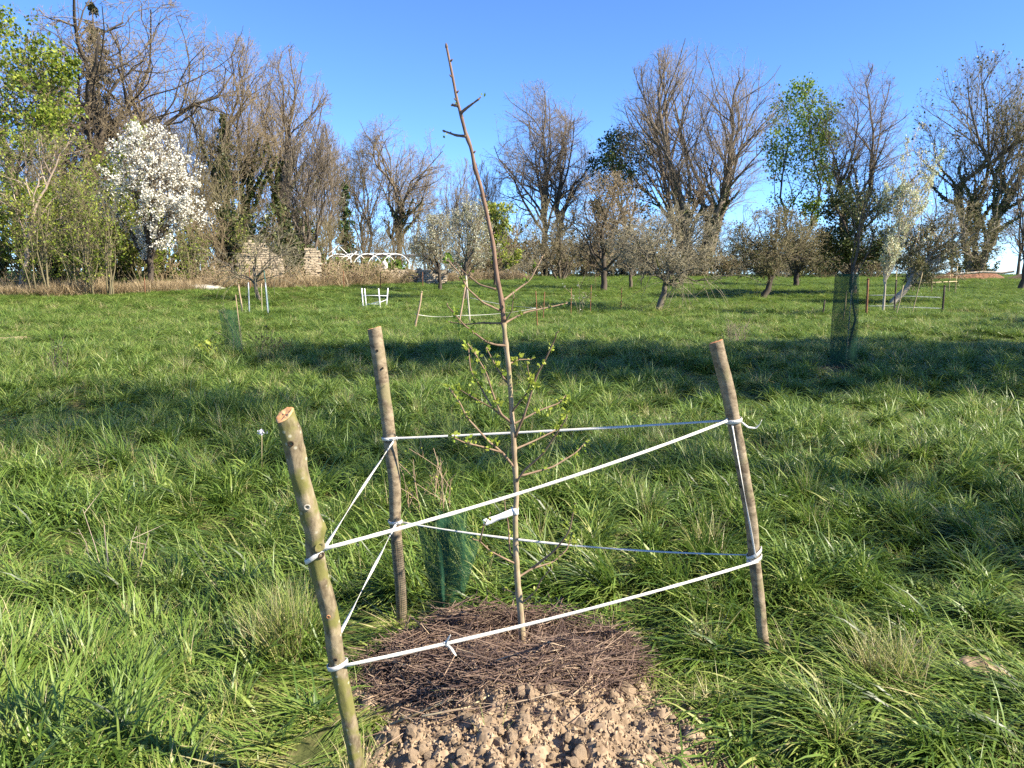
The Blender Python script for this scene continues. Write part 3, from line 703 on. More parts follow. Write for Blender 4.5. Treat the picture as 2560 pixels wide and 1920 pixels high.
for x, y, s in [(-21.2, 38.8, 0.85), (-24.0, 38.5, 1.1), (-27.0, 37.5, 1.2), (-22.8, 42, 1.3), (-25.6, 44, 1.3)]:
    dup(L1, (x, y, gz(x, y)), _r.uniform(0, 6.28), (s, s, s))
E1 = shrub('evergreen_shrub', 'dark evergreen shrub in the shade of the wood', -24.5, 41.5, 134, 2.4, 1.5, 'twig', (2600, 0.11, 'leaf_ivy', 'leaves'), 10, (6, 5, 3), group='dark evergreen shrubs of the wood')
for x, y, s in [(-21.0, 43, 1.0), (-28, 43, 1.2), (-18.0, 42.5, 0.9), (-15.0, 45.5, 1.3), (-12.8, 45.0, 1.0), (-17.2, 48.2, 1.4), (-11.9, 44.7, 0.75), (-14.6, 51, 1.6)]:
    dup(E1, (x, y, gz(x, y)), _r.uniform(0, 6.28), (s, s, s))
V1 = shrub('whip_saplings', 'cluster of thin upright saplings with small yellow leaves on the verge', -17.7, 33.7, 135, 4.6, 0.75, 'twig_olive', (700, 0.075, 'leaf_spring', 'leaves'), 6, (8, 5, 2), spread=0.5, wob=0.14, tipr=0.005, group='thin saplings along the verge')
for x, y, s in [(-18.8, 34.1, 0.95), (-20.3, 33.6, 0.9), (-21.2, 34.8, 0.85), (-19.4, 35.2, 1.0), (-16.0, 38.6, 0.8), (-14.2, 41.5, 0.7)]:
    dup(V1, (x, y, gz(x, y)), _r.uniform(0, 6.28), (s, s, s))
B1 = shrub('bramble', 'tangle of dry brown brambles along the verge', -15.2, 39.2, 136, 1.15, 1.2, 'twig_straw', (260, 0.06, 'leaf_olive', 'leaves'), 26, (7, 4), spread=0.8, arch=0.25, wob=0.3, group='bramble tangles along the verge')
for x, y, s in [(-22.5, 34.6, 0.7), (-19.6, 36.0, 0.75), (-17.6, 36.6, 0.6), (-14.0, 38.2, 0.95), (-12.6, 41.2, 1.0), (-13.4, 43.0, 1.2), (-10.6, 42.8, 1.1), (-9.4, 44.8, 1.25), (-8.6, 46.6, 1.3), (-7.4, 47.6, 1.15), (-5.9, 51.4, 0.85), (-4.4, 54.6, 0.9), (-3.2, 56.4, 0.9), (-16.6, 41.2, 1.25), (-10.2, 47.5, 1.3), (-25, 35, 0.8), (-1.4, 58.6, 0.9), (-9.9, 45.6, 1.4)]:
    dup(B1, (x, y, gz(x, y)), _r.uniform(0, 6.28), (s * 1.1, s * 1.1, s))

# ------------------------------------------------------------------ the tall trees at the back
tree('bare_tree', 'wide bare tree with a leaning ivy-ringed trunk behind the tunnel hoops', 'tree', -10.4, 72, 141, [(0.4, 0, 9.2, 4.6, 4.0, 5.2)], 5.0, 0.30, ivy=(700, 7, 0.18, 'leaf_ivy'), m=(11, 8, 6, 5, 2), wob=0.2, tipr=0.0075)
tree('bare_tree', 'narrow bare tree left of the wide bare one', 'tree', -14.7, 77, 142, [(0.3, 0, 8.4, 2.3, 2.3, 4.5)], 4.0, 0.2, twigs='twig_purple', m=(9, 7, 6, 5, 2), up=0.1, tipr=0.0075)
tree('bare_tree', 'slim bare poplar-like tree behind the pale-blossomed pear', 'tree', -5.4, 81, 143, [(0, 0, 7.2, 1.9, 1.9, 5.0)], 4.0, 0.16, twigs='twig_purple', m=(9, 7, 6, 5, 2), up=0.3, ang=0.5, tipr=0.007, group='slim bare trees in the gap')
tree('bare_tree', 'slim bare poplar-like tree behind the pale-blossomed pear', 'tree', -2.9, 84, 144, [(0, 0, 7.6, 2.1, 2.0, 5.2)], 4.0, 0.16, twigs='twig_purple', m=(9, 7, 6, 5, 2), up=0.3, ang=0.5, tipr=0.007, group='slim bare trees in the gap')
tree('linden_tree', 'tall bare linden, the one of the close pair with the rounder left crown', 'tree', 3.5, 82, 145, [(-1.6, 0, 13.2, 4.0, 4.0, 6.6), (-2.2, 0, 11, 3.8, 3.5, 4.0)], 9.0, 0.36, twigs='twig_purple', m=(15, 9, 7, 5, 2), first=0.45, ang=0.85, wob=0.18, tipr=0.0075)
tree('linden_tree', 'tall bare linden, the one of the close pair with the higher right crown', 'tree', 5.1, 83, 146, [(0.9, 0, 14.0, 4.0, 4.0, 6.4), (1.6, 0, 11, 3.6, 3.5, 4.0)], 10.0, 0.38, twigs='twig_purple', m=(15, 9, 7, 5, 2), first=0.45, ang=0.85, wob=0.18, tipr=0.0075)
tree('linden_tree', 'huge bare linden with many ivy-clad trunks fanning upward', 'tree', 18.0, 76, 147, [(-0.4, 0, 13.4, 7.4, 6.0, 8.6, 1.0), (3.2, 0, 9.5, 5.0, 5, 5.0, 0.4), (-2.8, 0, 14.0, 4.4, 4, 7.0, 0.5)], 7.0, 0.62, stems=6, stem_spread=1.7, twigs='twig_purple', ivy=(800, 9.0, 0.17, 'leaf_ivy'), m=(30, 9, 7, 5, 2), first=0.5, up=0.10, ang=0.6, tipr=0.0075)
tree('holly_tree', 'dark green rounded evergreen tree left of the huge linden', 'tree', 11.6, 80, 148, [(-0.2, 0, 9.2, 3.1, 3.0, 5.4)], 5.0, 0.25, leaf=(6500, 0.17, 'leaf_dark', 'leaves', 0.3, 0.45), m=(9, 7, 6, 4), tipr=0.0075)
tree('maple_tree', 'slender tree in fresh bright green leaf between the bare lindens', 'tree', 31.4, 86, 149, [(-0.2, 0, 14.6, 3.4, 3.2, 5.9), (-0.8, 0, 9, 2.2, 2.2, 4.0, 0.5)], 10.0, 0.26, stems=2, stem_spread=1.0, bark='bark_dark', leaf=(7500, 0.19, 'leaf_green', 'leaves', 0.35, 0.3), m=(12, 7, 6, 4), first=0.4, tipr=0.0075)
tree('linden_tree', 'bare linden with patchy ivy right of the green-leaved tree', 'tree', 35.3, 82, 150, [(0.4, 0, 14.0, 4.4, 4.2, 7.2), (1.6, 0, 10.5, 4.4, 4, 5, 0.6)], 9.0, 0.36, stems=2, stem_spread=0.9, twigs='twig_purple', ivy=(500, 13, 0.18, 'leaf_olive'), m=(18, 9, 7, 5, 2), first=0.35, ang=0.75, tipr=0.0075)
tree('linden_tree', 'broad bare tree thick with ivy at the right end of the back row', 'tree', 42.9, 72, 151, [(-0.6, 0, 13.0, 5.6, 5.0, 6.8), (3, 0, 12.0, 5.0, 5.0, 6.0)], 7.5, 0.5, stems=4, stem_spread=1.2, twigs='twig_olive', ivy=(900, 11, 0.18, 'leaf_ivy'), m=(24, 9, 7, 5, 2), first=0.45, up=0.14, ang=0.65, leaf=(2200, 0.16, 'leaf_olive', 'leaves', 0.25, 0.3), tipr=0.0075)
BK1 = tree('back_row_tree', 'small bare tree low behind the tall lindens', 'tree', 8.5, 90, 152, [(0, 0, 4.8, 2.4, 2.2, 3.4)], 2.5, 0.14, m=(9, 7, 6, 4), up=0.1, tipr=0.008, group='small bare trees behind the lindens')
for i, (x, y, s) in enumerate([(0.5, 88, 1.0), (14.5, 92, 1.0), (22.5, 90, 1.1), (27.5, 92, 1.0), (39.5, 90, 1.1), (47, 88, 1.3), (52, 92, 1.2), (56, 86, 1.4), (-1.5, 78, 0.7), (24.6, 96, 1.0), (60, 90, 1.5)]):
    dup(BK1, (x, y, gz(x, y)), _r.uniform(0, 6.28), (s, s, s))
H1 = shrub('hedge_shrub', 'grey-brown hedge shrub at the far side of the meadow', 7.5, 72, 153, 2.6, 1.9, 'twig', (700, 0.10, 'leaf_olive', 'leaves'), 16, (8, 6, 3), tipr=0.0075, group='hedge shrubs along the far side')
H2 = shrub('hedge_shrub', 'grey-brown hedge shrub at the far side of the meadow', 11.5, 71, 154, 2.2, 1.9, 'twig_grey', None, 16, (8, 6, 4), tipr=0.0075, group='hedge shrubs along the far side')
for i, (x, y, s) in enumerate([(-0.8, 70, 1.2), (1.8, 72, 1.3), (4.8, 70, 1.2), (9.6, 74, 1.3), (13.6, 73, 1.2), (15.6, 70, 1.0), (20.2, 71, 0.9), (22.6, 73, 1.0), (24.8, 71, 1.0), (27, 73, 1.3), (29.2, 71, 1.2), (31.5, 72, 1.3), (33.8, 70, 1.3), (36, 68, 0.9), (38, 72, 0.6), (47, 66, 0.9), (49.5, 68, 1.2), (0.3, 66, 0.9), (-2.2, 66, 1.0), (6.2, 76, 1.5), (17.6, 74, 1.2), (-1.8, 73, 1.9), (1.2, 76, 2.0), (3.4, 74, 1.7), (6.6, 79, 2.1), (9.2, 78, 1.9), (12.4, 77, 1.8), (-4.2, 69, 1.5), (15.2, 78, 1.7), (21.4, 78, 1.5), (25.6, 77, 1.4), (28.6, 78, 1.7), (32.4, 77, 1.6), (35.2, 76, 1.4), (26.4, 66, 0.9), (23.4, 67, 0.8), (30.2, 65, 0.9)]):
    dup((H1, H2)[i % 2], (x, y, gz(x, y)), _r.uniform(0, 6.28), (s * 1.15, s, s))

# ------------------------------------------------------------------ orchard trees
tree('plum_tree', 'leaning bare fruit tree with a dense tangle of grey twigs', 'fruit tree', 5.24, 28.1, 161, [(0.55, 0, 2.3, 2.35, 2.1, 1.3, 1.3), (0.95, 0, 2.9, 1.3, 1.2, 1.05, 0.6)], 1.25, 0.135, bark='bark_moss', twigs='twig_grey', lean=(0.42, 0), m=(15, 8, 7, 5, 2), wob=0.28, ang=0.95, sag=0.06, tipr=0.0055, first=0.75, shoots=(90, 0.8, 1.9, 0.25))
tree('cherry_tree', 'upright bare fruit tree with dark limbs beside the close linden pair', 'fruit tree', 5.07, 43.0, 162, [(0, 0, 3.9, 2.4, 2.2, 2.6)], 2.3, 0.19, bark='bark_dark', twigs='twig', m=(12, 8, 7, 5, 2), wob=0.24, ang=0.8, tipr=0.007, first=0.5, shoots=(70, 0.8, 1.8, 0.3))
tree('fruit_tree', 'small far fruit tree with a thin dark trunk behind the leaning one', 'fruit tree', 6.88, 44.9, 163, [(0.2, 0, 2.6, 1.4, 1.3, 1.4)], 1.4, 0.12, twigs='twig_grey', m=(9, 7, 6, 4), wob=0.25, tipr=0.008)
tree('elder_bush', 'many-stemmed bare bush with fallen limbs at its foot', 'bush', 3.6, 57.9, 164, [(-0.2, 0, 3.5, 2.2, 2.1, 2.9)], 1.4, 0.16, stems=7, stem_spread=0.7, twigs='twig_olive', m=(16, 8, 6, 4, 2), wob=0.25, tipr=0.008, shoots=(50, 1.0, 2.2, 0.5))
tree('apple_tree', 'leaning apple tree with a broad olive crown and mossy dark trunk', 'apple tree', 11.74, 36.3, 165, [(0.8, 0, 2.45, 2.4, 2.2, 1.8), (-0.2, 0, 2.0, 1.5, 1.5, 1.2, 0.5)], 1.25, 0.17, bark='bark_dark', twigs='twig_olive', lean=(0.5, 0), leaf=(5200, 0.05, 'leaf_olive', 'leaves', 0.08), m=(13, 8, 7, 5, 2), wob=0.25, ang=0.9, tipr=0.006, first=0.7, shoots=(60, 0.6, 1.4, 0.3))
tree('apple_tree', 'lower dark apple tree farther back with a forked stump-like trunk', 'apple tree', 17.2, 47.0, 166, [(-0.2, 0, 2.2, 2.2, 2.0, 1.7)], 1.1, 0.2, bark='bark_dark', twigs='twig_olive', leaf=(3000, 0.07, 'leaf_olive', 'leaves', 0.08), m=(11, 8, 7, 5), wob=0.28, ang=0.9, tipr=0.008, first=0.7)
tree('pear_tree', 'young pear with cream blossom on a slim pale trunk inside the wire pen', 'pear tree', 11.83, 24.6, 167, [(0.35, 0, 2.7, 0.95, 0.9, 1.35, 1.2), (0.75, 0, 4.4, 0.42, 0.4, 1.5, 0.7), (0.9, 0.1, 2.6, 0.7, 0.7, 1.0, 0.5)], 1.1, 0.05, bark='bark_pale', twigs='twig_straw', leaf=(6500, 0.042, 'blossom_cream', 'blossom', 0.04), m=(11, 7, 6, 4), up=0.25, ang=0.5, tipr=0.004, first=0.85, wob=0.12)
tree('apple_tree', 'grey-trunked leaning apple tree with a dense brownish-green crown behind the wire pen', 'apple tree', 14.94, 30.7, 168, [(2.3, 0.4, 2.35, 1.85, 1.8, 1.85), (1.3, 0.3, 2.0, 1.2, 1.2, 1.2, 0.4)], 1.35, 0.16, bark='bark_pale', twigs='twig_olive', lean=(1.05, 0.1), leaf=(6500, 0.048, 'leaf_olive', 'leaves', 0.08), m=(14, 8, 7, 5, 2), wob=0.25, ang=0.9, tipr=0.006, first=0.8, shoots=(50, 0.6, 1.3, 0.2))
tree('ivied_tree', 'dark ivy-smothered old tree behind the cream-blossomed young pear', 'tree', 16.7, 38.0, 169, [(0.3, 0, 3.2, 1.75, 1.6, 2.4), (-0.9, 0, 2.2, 1.1, 1.1, 1.3, 0.4)], 1.7, 0.2, bark='bark_dark', twigs='twig_olive', leaf=(9500, 0.085, 'leaf_ivy', 'leaves', 0.12, 0.7), m=(11, 7, 6, 4), tipr=0.008)
tree('pear_tree', 'fruit tree with sparse pale blossom and a dark stem near the dry verge', 'pear tree', -3.85, 41.4, 170, [(0.1, 0, 2.6, 1.6, 1.5, 1.5)], 1.3, 0.12, bark='bark_dark', twigs='twig_grey', leaf=(3000, 0.055, 'blossom_pale', 'blossom', 0.07, 0.5), m=(11, 8, 6, 5), wob=0.24, tipr=0.007)
tree('pear_tree', 'fruit tree with pale blossom and a straight grey stem behind the planted sapling', 'pear tree', -2.02, 33.9, 171, [(0.15, 0, 2.7, 1.25, 1.2, 1.5), (0.1, 0, 4.0, 0.7, 0.7, 0.9, 0.4)], 1.6, 0.10, bark='bark', twigs='twig_grey', leaf=(3800, 0.05, 'blossom_pale', 'blossom', 0.06, 0.5), m=(11, 8, 6, 5), up=0.12, wob=0.2, tipr=0.006)
tree('ivied_tree', 'fruit tree topped with a ball of bright green ivy behind the planted sapling', 'tree', -1.03, 47.5, 172, [(0.35, 0, 4.2, 0.95, 0.9, 0.9), (0.3, 0, 2.6, 1.3, 1.2, 1.4)], 1.6, 0.13, bark='bark_dark', twigs='twig_olive', leaf=(3600, 0.10, 'leaf_spring', 'leaves', 0.1, 0.35), m=(9, 7, 6, 4), tipr=0.008)
tree('edge_tree', 'bare tree with a dark leaning trunk at the right edge of the meadow', 'tree', 28.9, 44.0, 173, [(0.8, 0, 5.2, 2.2, 2.0, 3.6)], 2.8, 0.18, bark='bark_dark', twigs='twig_olive', m=(10, 7, 6, 5), tipr=0.008, lean=(0.3, 0))

# trees beside and behind the photographer: their shadows lie across the meadow
tree('shade_tree', 'leafy tree standing beside the meadow, out to the right', 'tree', 19.4, 8.2, 181, [(0, 0, 8.5, 3.4, 3.4, 2.8)], 4.5, 0.25, leaf=(6000, 0.17, 'leaf_green', 'leaves', 0.25, 0.5), m=(10, 7, 6, 5))
tree('shade_tree', 'tall half-leafed tree to the right of the planted sapling', 'tree', 18.5, 6.3, 182, [(0, 0, 13.5, 2.6, 2.6, 2.4)], 8.0, 0.28, leaf=(4200, 0.16, 'leaf_green', 'leaves', 0.25, 0.4), m=(10, 7, 6, 5))
tree('shade_tree', 'slender bare tree to the right rear of the planted sapling', 'tree', 13.4, 1.2, 183, [(0, 0, 14.2, 1.5, 1.5, 1.8), (0.2, -1.2, 9.4, 0.6, 0.6, 0.5, 0.3)], 9.0, 0.13, leaf=(1500, 0.14, 'leaf_green', 'leaves', 0.25, 0.35), m=(9, 6, 5, 4))
tree('shade_tree', 'broad dark tree far out to the right of the meadow', 'tree', 27.4, 13.2, 184, [(0, 0, 8.5, 4.0, 4.0, 3.2)], 4.5, 0.3, leaf=(7000, 0.2, 'leaf_green', 'leaves', 0.25, 0.6), m=(10, 7, 6, 5))
tree('shade_tree', 'narrow half-leafed tree next to the tall one on the right', 'tree', 15.3, 6.3, 185, [(0, 0, 14.8, 1.1, 1.1, 1.2)], 10.0, 0.16, leaf=(3000, 0.15, 'leaf_green', 'leaves', 0.25, 0.4), m=(9, 6, 5, 4))

D1 = shrub('dark_hedge_shrub', 'low dark evergreen hedge shrub under the tall lindens', 14.5, 80, 155, 2.0, 1.8, 'twig', (1500, 0.13, 'leaf_dark', 'leaves'), 12, (6, 5, 2), tipr=0.010, group='dark hedge under the lindens')
for i, (x, y, s) in enumerate([(17.5, 82, 1.1), (20.6, 81, 1.0), (23.4, 82, 1.1), (26.2, 80, 1.0), (29, 82, 1.1), (32, 80, 1.0), (34.6, 81, 1.1), (37.2, 80, 1.0), (11.4, 82, 1.0), (8.4, 81, 1.1), (5.6, 84, 1.0), (2.4, 83, 1.1), (-0.6, 82, 1.0), (46, 78, 1.1), (-3.6, 80, 1.1)]):
    dup(D1, (x, y, gz(x, y)), _r.uniform(0, 6.28), (s * 1.2, s, s))

# ------------------------------------------------------------------ ruin, low wall, tunnel hoops
M['stone'] = plain_mat('limestone', (0.28, 0.22, 0.145), (0.46, 0.38, 0.27), 5.0, 0.9, 0.4)
M['mortar'] = plain_mat('old_mortar', (0.20, 0.165, 0.12), (0.34, 0.28, 0.21), 8.0, 0.95, 0.4)
M['rock'] = plain_mat('pale_rock', (0.26, 0.24, 0.19), (0.46, 0.43, 0.36), 4.0, 0.9, 0.5)
def stone_meshes():
    rng = np.random.default_rng(44); out = []
    for i in range(6):
        mb = MB(); mb.box((0, 0, 0), (1, 1, 1), None, 0.10, rng); me = mb.mesh('stone', False); me.materials.append(M['stone']); out.append(me)
    return out
STONES = stone_meshes()
def stone_wall(name, label, x, y, rotz, width, top_fn, thick, seed, course=0.125):
    rng = np.random.default_rng(seed)
    t = thing(name, label, 'wall', (x, y, gz(x, y)), rotz)
    core = MB()
    n = max(3, int(width / 0.3)); xs = np.linspace(-width / 2, width / 2, n + 1)
    for a, b in zip(xs[:-1], xs[1:]):
        h = max(0.1, top_fn((a + b) / 2) - 0.06); core.box(((a + b) / 2, 0, h / 2 - 0.1), (b - a - 0.001, thick * 0.9, h + 0.2))
    obj('core', core.mesh('core', False), M['mortar'], t)
    z = 0.0
    while z < 3:
        h = course * rng.uniform(0.75, 1.25); cx = -width / 2 + rng.uniform(-0.1, 0.05); any_ = False
        while cx < width / 2:
            w = rng.uniform(0.16, 0.42)
            if z + h * 0.6 < top_fn(cx + w / 2) and cx + w < width / 2 + 0.1:
                any_ = True
                for sgn in (-1, 1) if thick < 0.3 else (-1,):
                    obj('stone', STONES[rng.integers(0, 6)], None, t, (cx + w / 2, sgn * (thick * 0.42 + rng.uniform(-0.02, 0.03)), z + h / 2), (rng.normal(0, 0.03), rng.normal(0, 0.03), rng.normal(0, 0.05)), (w - 0.02, 0.16, h - 0.018))
            cx += w
        z += h
        if not any_ and z > 0.3: break
    return t
stone_wall('ruined_wall', 'crumbling pale limestone gable of a ruined hut behind the small apple tree', -13.6, 42.0, 0.32, 2.3, lambda x: 2.25 - 0.9 * max(0, x - 0.1) - 1.3 * max(0, -x - 0.55) + 0.1 * math.sin(9 * x), 0.45, 7)
stone_wall('ruined_wall', 'narrow broken limestone pillar of the ruin beside the many-stemmed tree', -11.15, 43.6, 0.35, 0.85, lambda x: 2.1 - 0.8 * max(0, x), 0.4, 8)
stone_wall('garden_wall', 'long low limestone wall in front of the tunnel hoops', -6.4, 49.8, 0.22, 4.4, lambda x: 0.95 + 0.03 * math.sin(5 * x), 0.35, 9)
def boulder(name, label, x, y, s, seed):
    rng = np.random.default_rng(seed); mb = MB()
    U, W = np.meshgrid(np.linspace(0, 2 * np.pi, 17)[:-1], np.linspace(0.05, np.pi - 0.05, 9)); d = np.stack([np.sin(W) * np.cos(U), np.sin(W) * np.sin(U), np.cos(W)], -1)
    rr = 1 + 0.35 * (vnoise(U * 1.3, W * 2, seed) - 0.5) + 0.2 * rng.uniform(-.5, .5, U.shape)
    V = (d * rr[..., None] * np.array(s)).reshape(-1, 3); q = []
    for j in range(8):
        for i in range(16): q.append([j * 16 + i, j * 16 + (i + 1) % 16, (j + 1) * 16 + (i + 1) % 16, (j + 1) * 16 + i])
    mb.add(V, q); o = obj(name, mb, M['rock'], None, (x, y, gz(x, y) + s[2] * 0.3)); tag(o, label, 'rock')
boulder('flat_rock', 'long flat pale rock lying in the verge', -14.6, 36.9, (0.95, 0.4, 0.20), 3)
boulder('flat_rock', 'smaller pale rock end sunk in the verge grass', -15.9, 36.0, (0.55, 0.3, 0.14), 4)

M['white_paint'] = plain_mat('white_painted_metal', (0.62, 0.62, 0.60), (0.80, 0.80, 0.78), 15, 0.5, 0.05)
M['dark_pipe'] = plain_mat('dark_pipe', (0.03, 0.03, 0.03), (0.06, 0.055, 0.05), 10, 0.6, 0.05)
def bar(mb, p, q, r, sides=6, n=1):
    p, q = np.array(p, float), np.array(q, float); t = np.linspace(0, 1, n + 1)[:, None]
    mb.tubes(p + (q - p) * t, np.full(n + 1, r), sides, True)
def one_bar(name, p, q, r, mat, parent, sides=6):
    mb = MB(); bar(mb, p, q, r, sides); return obj(name, mb, mat, parent)
tn = thing('polytunnel_frame', 'uncovered white tunnel greenhouse hoops behind the low wall', 'greenhouse frame', (-11.2, 54.5, gz(-11.2, 54.5)))
for i in range(5):
    a = np.linspace(0, np.pi, 15); P = np.stack([0.95 * 0.92 * -np.cos(a) + 1.0 * i - 0.9, 0.95 * 0.9 * -np.cos(a), 0.75 + 1.0 * np.sin(a)], -1)
    P = np.concatenate([[[P[0, 0], P[0, 1], -0.1]], P, [[P[-1, 0], P[-1, 1], -0.1]]])
    mb = MB(); mb.tubes(P, np.full(len(P), 0.026), 6, True); obj('hoop', mb, M['white_paint'], tn)
one_bar('ridge_bar', (-0.9, 0, 1.775), (3.1, 0, 1.775), 0.02, M['white_paint'], tn)
one_bar('side_bar', (-2.0, -1.05, 1.05), (1.6, -1.05, 1.05), 0.035, M['dark_pipe'], tn)
one_bar('side_bar', (2.2, -1.0, 0.65), (5.4, -1.0, 0.65), 0.03, M['dark_pipe'], tn)
gf = thing('gable_frame', 'white triangular gable frame beside the tunnel hoops', 'greenhouse frame', (-12.9, 58.0, gz(-12.9, 58)))
one_bar('rafter', (-1.5, 0, 1.1), (0, 0, 2.35), 0.035, M['white_paint'], gf); one_bar('rafter', (0, 0, 2.35), (0.9, 0, 1.5), 0.035, M['white_paint'], gf)
one_bar('tie_bar', (-1.5, 0.02, 1.55), (0.9, 0.02, 1.55), 0.025, M['white_paint'], gf); one_bar('post', (-1.5, 0, -0.1), (-1.5, 0, 1.1), 0.035, M['white_paint'], gf); one_bar('post', (0.9, 0, -0.1), (0.9, 0, 1.5), 0.035, M['white_paint'], gf)
one_bar('long_brace', (-0.4, -0.6, 0.4), (1.5, -0.6, 1.9), 0.03, M['white_paint'], gf)
bs = thing('roof_beam', 'long dark beam under the trees behind the tunnel hoops', 'beam', (-10.5, 59.5, gz(-10.5, 59.5)))
one_bar('rail', (-3.5, 0, 1.7), (4.0, 0, 1.75), 0.09, M['dark_pipe'], bs); one_bar('post', (-3.3, 0, -0.1), (-3.3, 0, 1.7), 0.06, M['dark_pipe'], bs); one_bar('post', (3.8, 0, -0.1), (3.8, 0, 1.7), 0.06, M['dark_pipe'], bs)
cs = thing('canister', 'white plastic canister standing on the low limestone wall', 'canister', (-8.1, 49.45, gz(-6.4, 49.8) + 0.93))
mb = MB(); P = np.array([[0, 0, 0], [0, 0, .03], [0, 0, .35], [0, 0, .46], [0.02, 0, .50]]); mb.tubes(P, np.array([.15, .19, .19, .14, .06]), 12, True); obj('body', mb, M['white_paint'], cs)
mb = MB(); mb.tubes(np.array([[0.02, 0, .49], [0.02, 0, .56]]), np.array([.06, .06]), 10, True); obj('cap', mb, M['white_paint'], cs)
# fruit plants trained on the low wall
shrub('espalier_bush', 'dark espaliered fruit bush fanned against the low wall', -6.35, 49.2, 190, 0.9, 0.95, 'bark_dark', None, 9, (3, 2), tipr=0.012, spread=0.12, cat='bush')
GB = shrub('vegetable_bush', 'bright green leafy plants inside the tunnel hoops', -10.2, 54.6, 191, 1.2, 1.1, 'twig_olive', (2200, 0.10, 'leaf_green', 'leaves'), 14, (6, 4), spread=0.7, cat='plants', group='green plants inside the tunnel')
for x, y, s in [(-8.4, 54.5, 1.0), (-11.8, 54.6, 1.0), (-9.3, 55.2, 1.1), (-12.6, 55.6, 0.9)]:
    dup(GB, (x, y, gz(x, y)), _r.uniform(0, 6.28), (s, s, s))

# ------------------------------------------------------------------ felled wood at the right end
M['red_earth'] = plain_mat('rotten_red_wood', (0.10, 0.05, 0.03), (0.26, 0.13, 0.075), 6, 0.95, 0.5)
def mound(name, label, x, y, s, mat, seed, cat='heap'):
    mb = MB(); n = 26; u = np.linspace(-1, 1, n); X, Y = np.meshgrid(u, u); rr = np.hypot(X, Y)
    Z = np.maximum(0, 1 - rr ** 2) ** 0.8 * (0.65 + 0.7 * vnoise(X * 4 + 9, Y * 4, seed)) - 0.12
    V = np.stack([X * s[0], Y * s[1], Z * s[2]], -1).reshape(-1, 3); i, j = np.meshgrid(np.arange(n - 1), np.arange(n - 1)); a = (j * n + i).ravel()
    mb.add(V, np.stack([a, a + 1, a + n + 1, a + n], -1)); o = obj(name, mb, mat, None, (x, y, gz(x, y))); return tag(o, label, cat)
mound('earth_heap', 'low heap of reddish earth and rotten wood at the far hedge', 36.5, 62, (3.2, 1.2, 0.75), M['red_earth'], 5)
mound('earth_heap', 'darker earth bank beside the reddish heap', 42.2, 61, (3.8, 1.3, 0.65), plain_mat('dark_earth', (0.05, 0.035, 0.025), (0.13, 0.09, 0.06), 6, 0.95, 0.5), 6)
for lab, a, b, r in [('pale stripped log lying along the reddish heap', (34.4, 60.7, 0.50), (39.0, 60.5, 0.62), 0.09), ('long dark log on the darker earth bank', (39.5, 59.8, 0.35), (44.5, 59.6, 0.25), 0.17), ('short sawn log with a bright cut end', (43.2, 58.9, 0.2), (44.9, 59.6, 0.2), 0.2)]:
    p, q = np.array(a), np.array(b); z0 = gz(p[0], p[1]); t = np.linspace(0, 1, 7)[:, None]
    P = (q - p) * t + np.array([0, 0, 0]) ; P = P + np.random.default_rng(int(r * 1000)).normal(0, 0.05, P.shape); root = thing('log', lab, 'log', (p[0], p[1], z0 + p[2]))
    mb = MB(); mb.tubes(P, np.full(7, r), 8); obj('bark', mb, M['bark_pale'] if r < 0.1 else M['bark_dark'], root)
    mb = MB(); mb.tubes(np.stack([P[0] - norm(P[1] - P[0]) * 0.01, P[0] + norm(P[1] - P[0]) * 0.02]), np.full(2, r * 0.98), 8, True); obj('cut_end', mb, M['stone'], root)

# ------------------------------------------------------------------ stakes, canes, frames on the meadow
M['stake_wood'] = bark_mat('weathered_stake', (0.18, 0.12, 0.075), (0.42, 0.31, 0.20), 12, bump=0.2)
M['rust'] = plain_mat('rusty_iron', (0.12, 0.05, 0.025), (0.26, 0.12, 0.06), 25, 0.85, 0.2)
M['dark_post'] = plain_mat('dark_iron_post', (0.03, 0.022, 0.018), (0.08, 0.055, 0.04), 25, 0.7, 0.2)
M['cane'] = bark_mat('bamboo_cane', (0.30, 0.23, 0.12), (0.55, 0.45, 0.28), 10, bump=0.1)
M['green_stake'] = plain_mat('green_coated_stake', (0.03, 0.09, 0.07), (0.06, 0.15, 0.12), 20, 0.5, 0.05)
M['grey_stake'] = plain_mat('grey_zinc_stake', (0.22, 0.25, 0.27), (0.40, 0.43, 0.45), 20, 0.5, 0.05, 0.3)
M['tape'] = plain_mat('woven_white_tape', (0.46, 0.44, 0.39), (0.64, 0.62, 0.57), 220, 0.7, 0.25, stretch=(1, 1, 3))
def stake(name, label, cat, x, y, h, lean, r, mat, group=None, taper=0.8, kink=0.0, cap=True):
    t = np.linspace(0, 1, 6)[:, None]; P = np.array([0, 0, -0.25]) + (np.array([lean[0], lean[1], h]) - np.array([0, 0, -0.25])) * t
    if kink: P[1:-1] += np.random.default_rng(int(abs(x) * 100)).normal(0, kink, (4, 3)) * np.array([1, 1, 0])
    root = thing(name, label, cat, (x, y, gz(x, y)), 0, group)
    mb = MB(); mb.tubes(P, r * np.linspace(1, taper, 6), 7, True); obj('shaft', mb, mat, root)
    if cap:
        mb = MB(); d = norm(P[-1] - P[-2]); mb.tubes(np.stack([P[-1] - d * r * 0.5, P[-1] + d * r * 0.5]), np.full(2, r * taper * 1.15), 7, True); obj('tip', mb, mat, root)
    return root
stake('stake', 'crooked split-wood stake, leftmost of the stakes before the small apple tree', 'stake', -8.52, 24.5, 0.98, (-0.12, 0), 0.028, M['stake_wood'], kink=0.01)
stake('stake', 'grey zinc stake beside the split-wood stake', 'stake', -8.28, 24.3, 1.05, (0.02, 0), 0.024, M['grey_stake'])
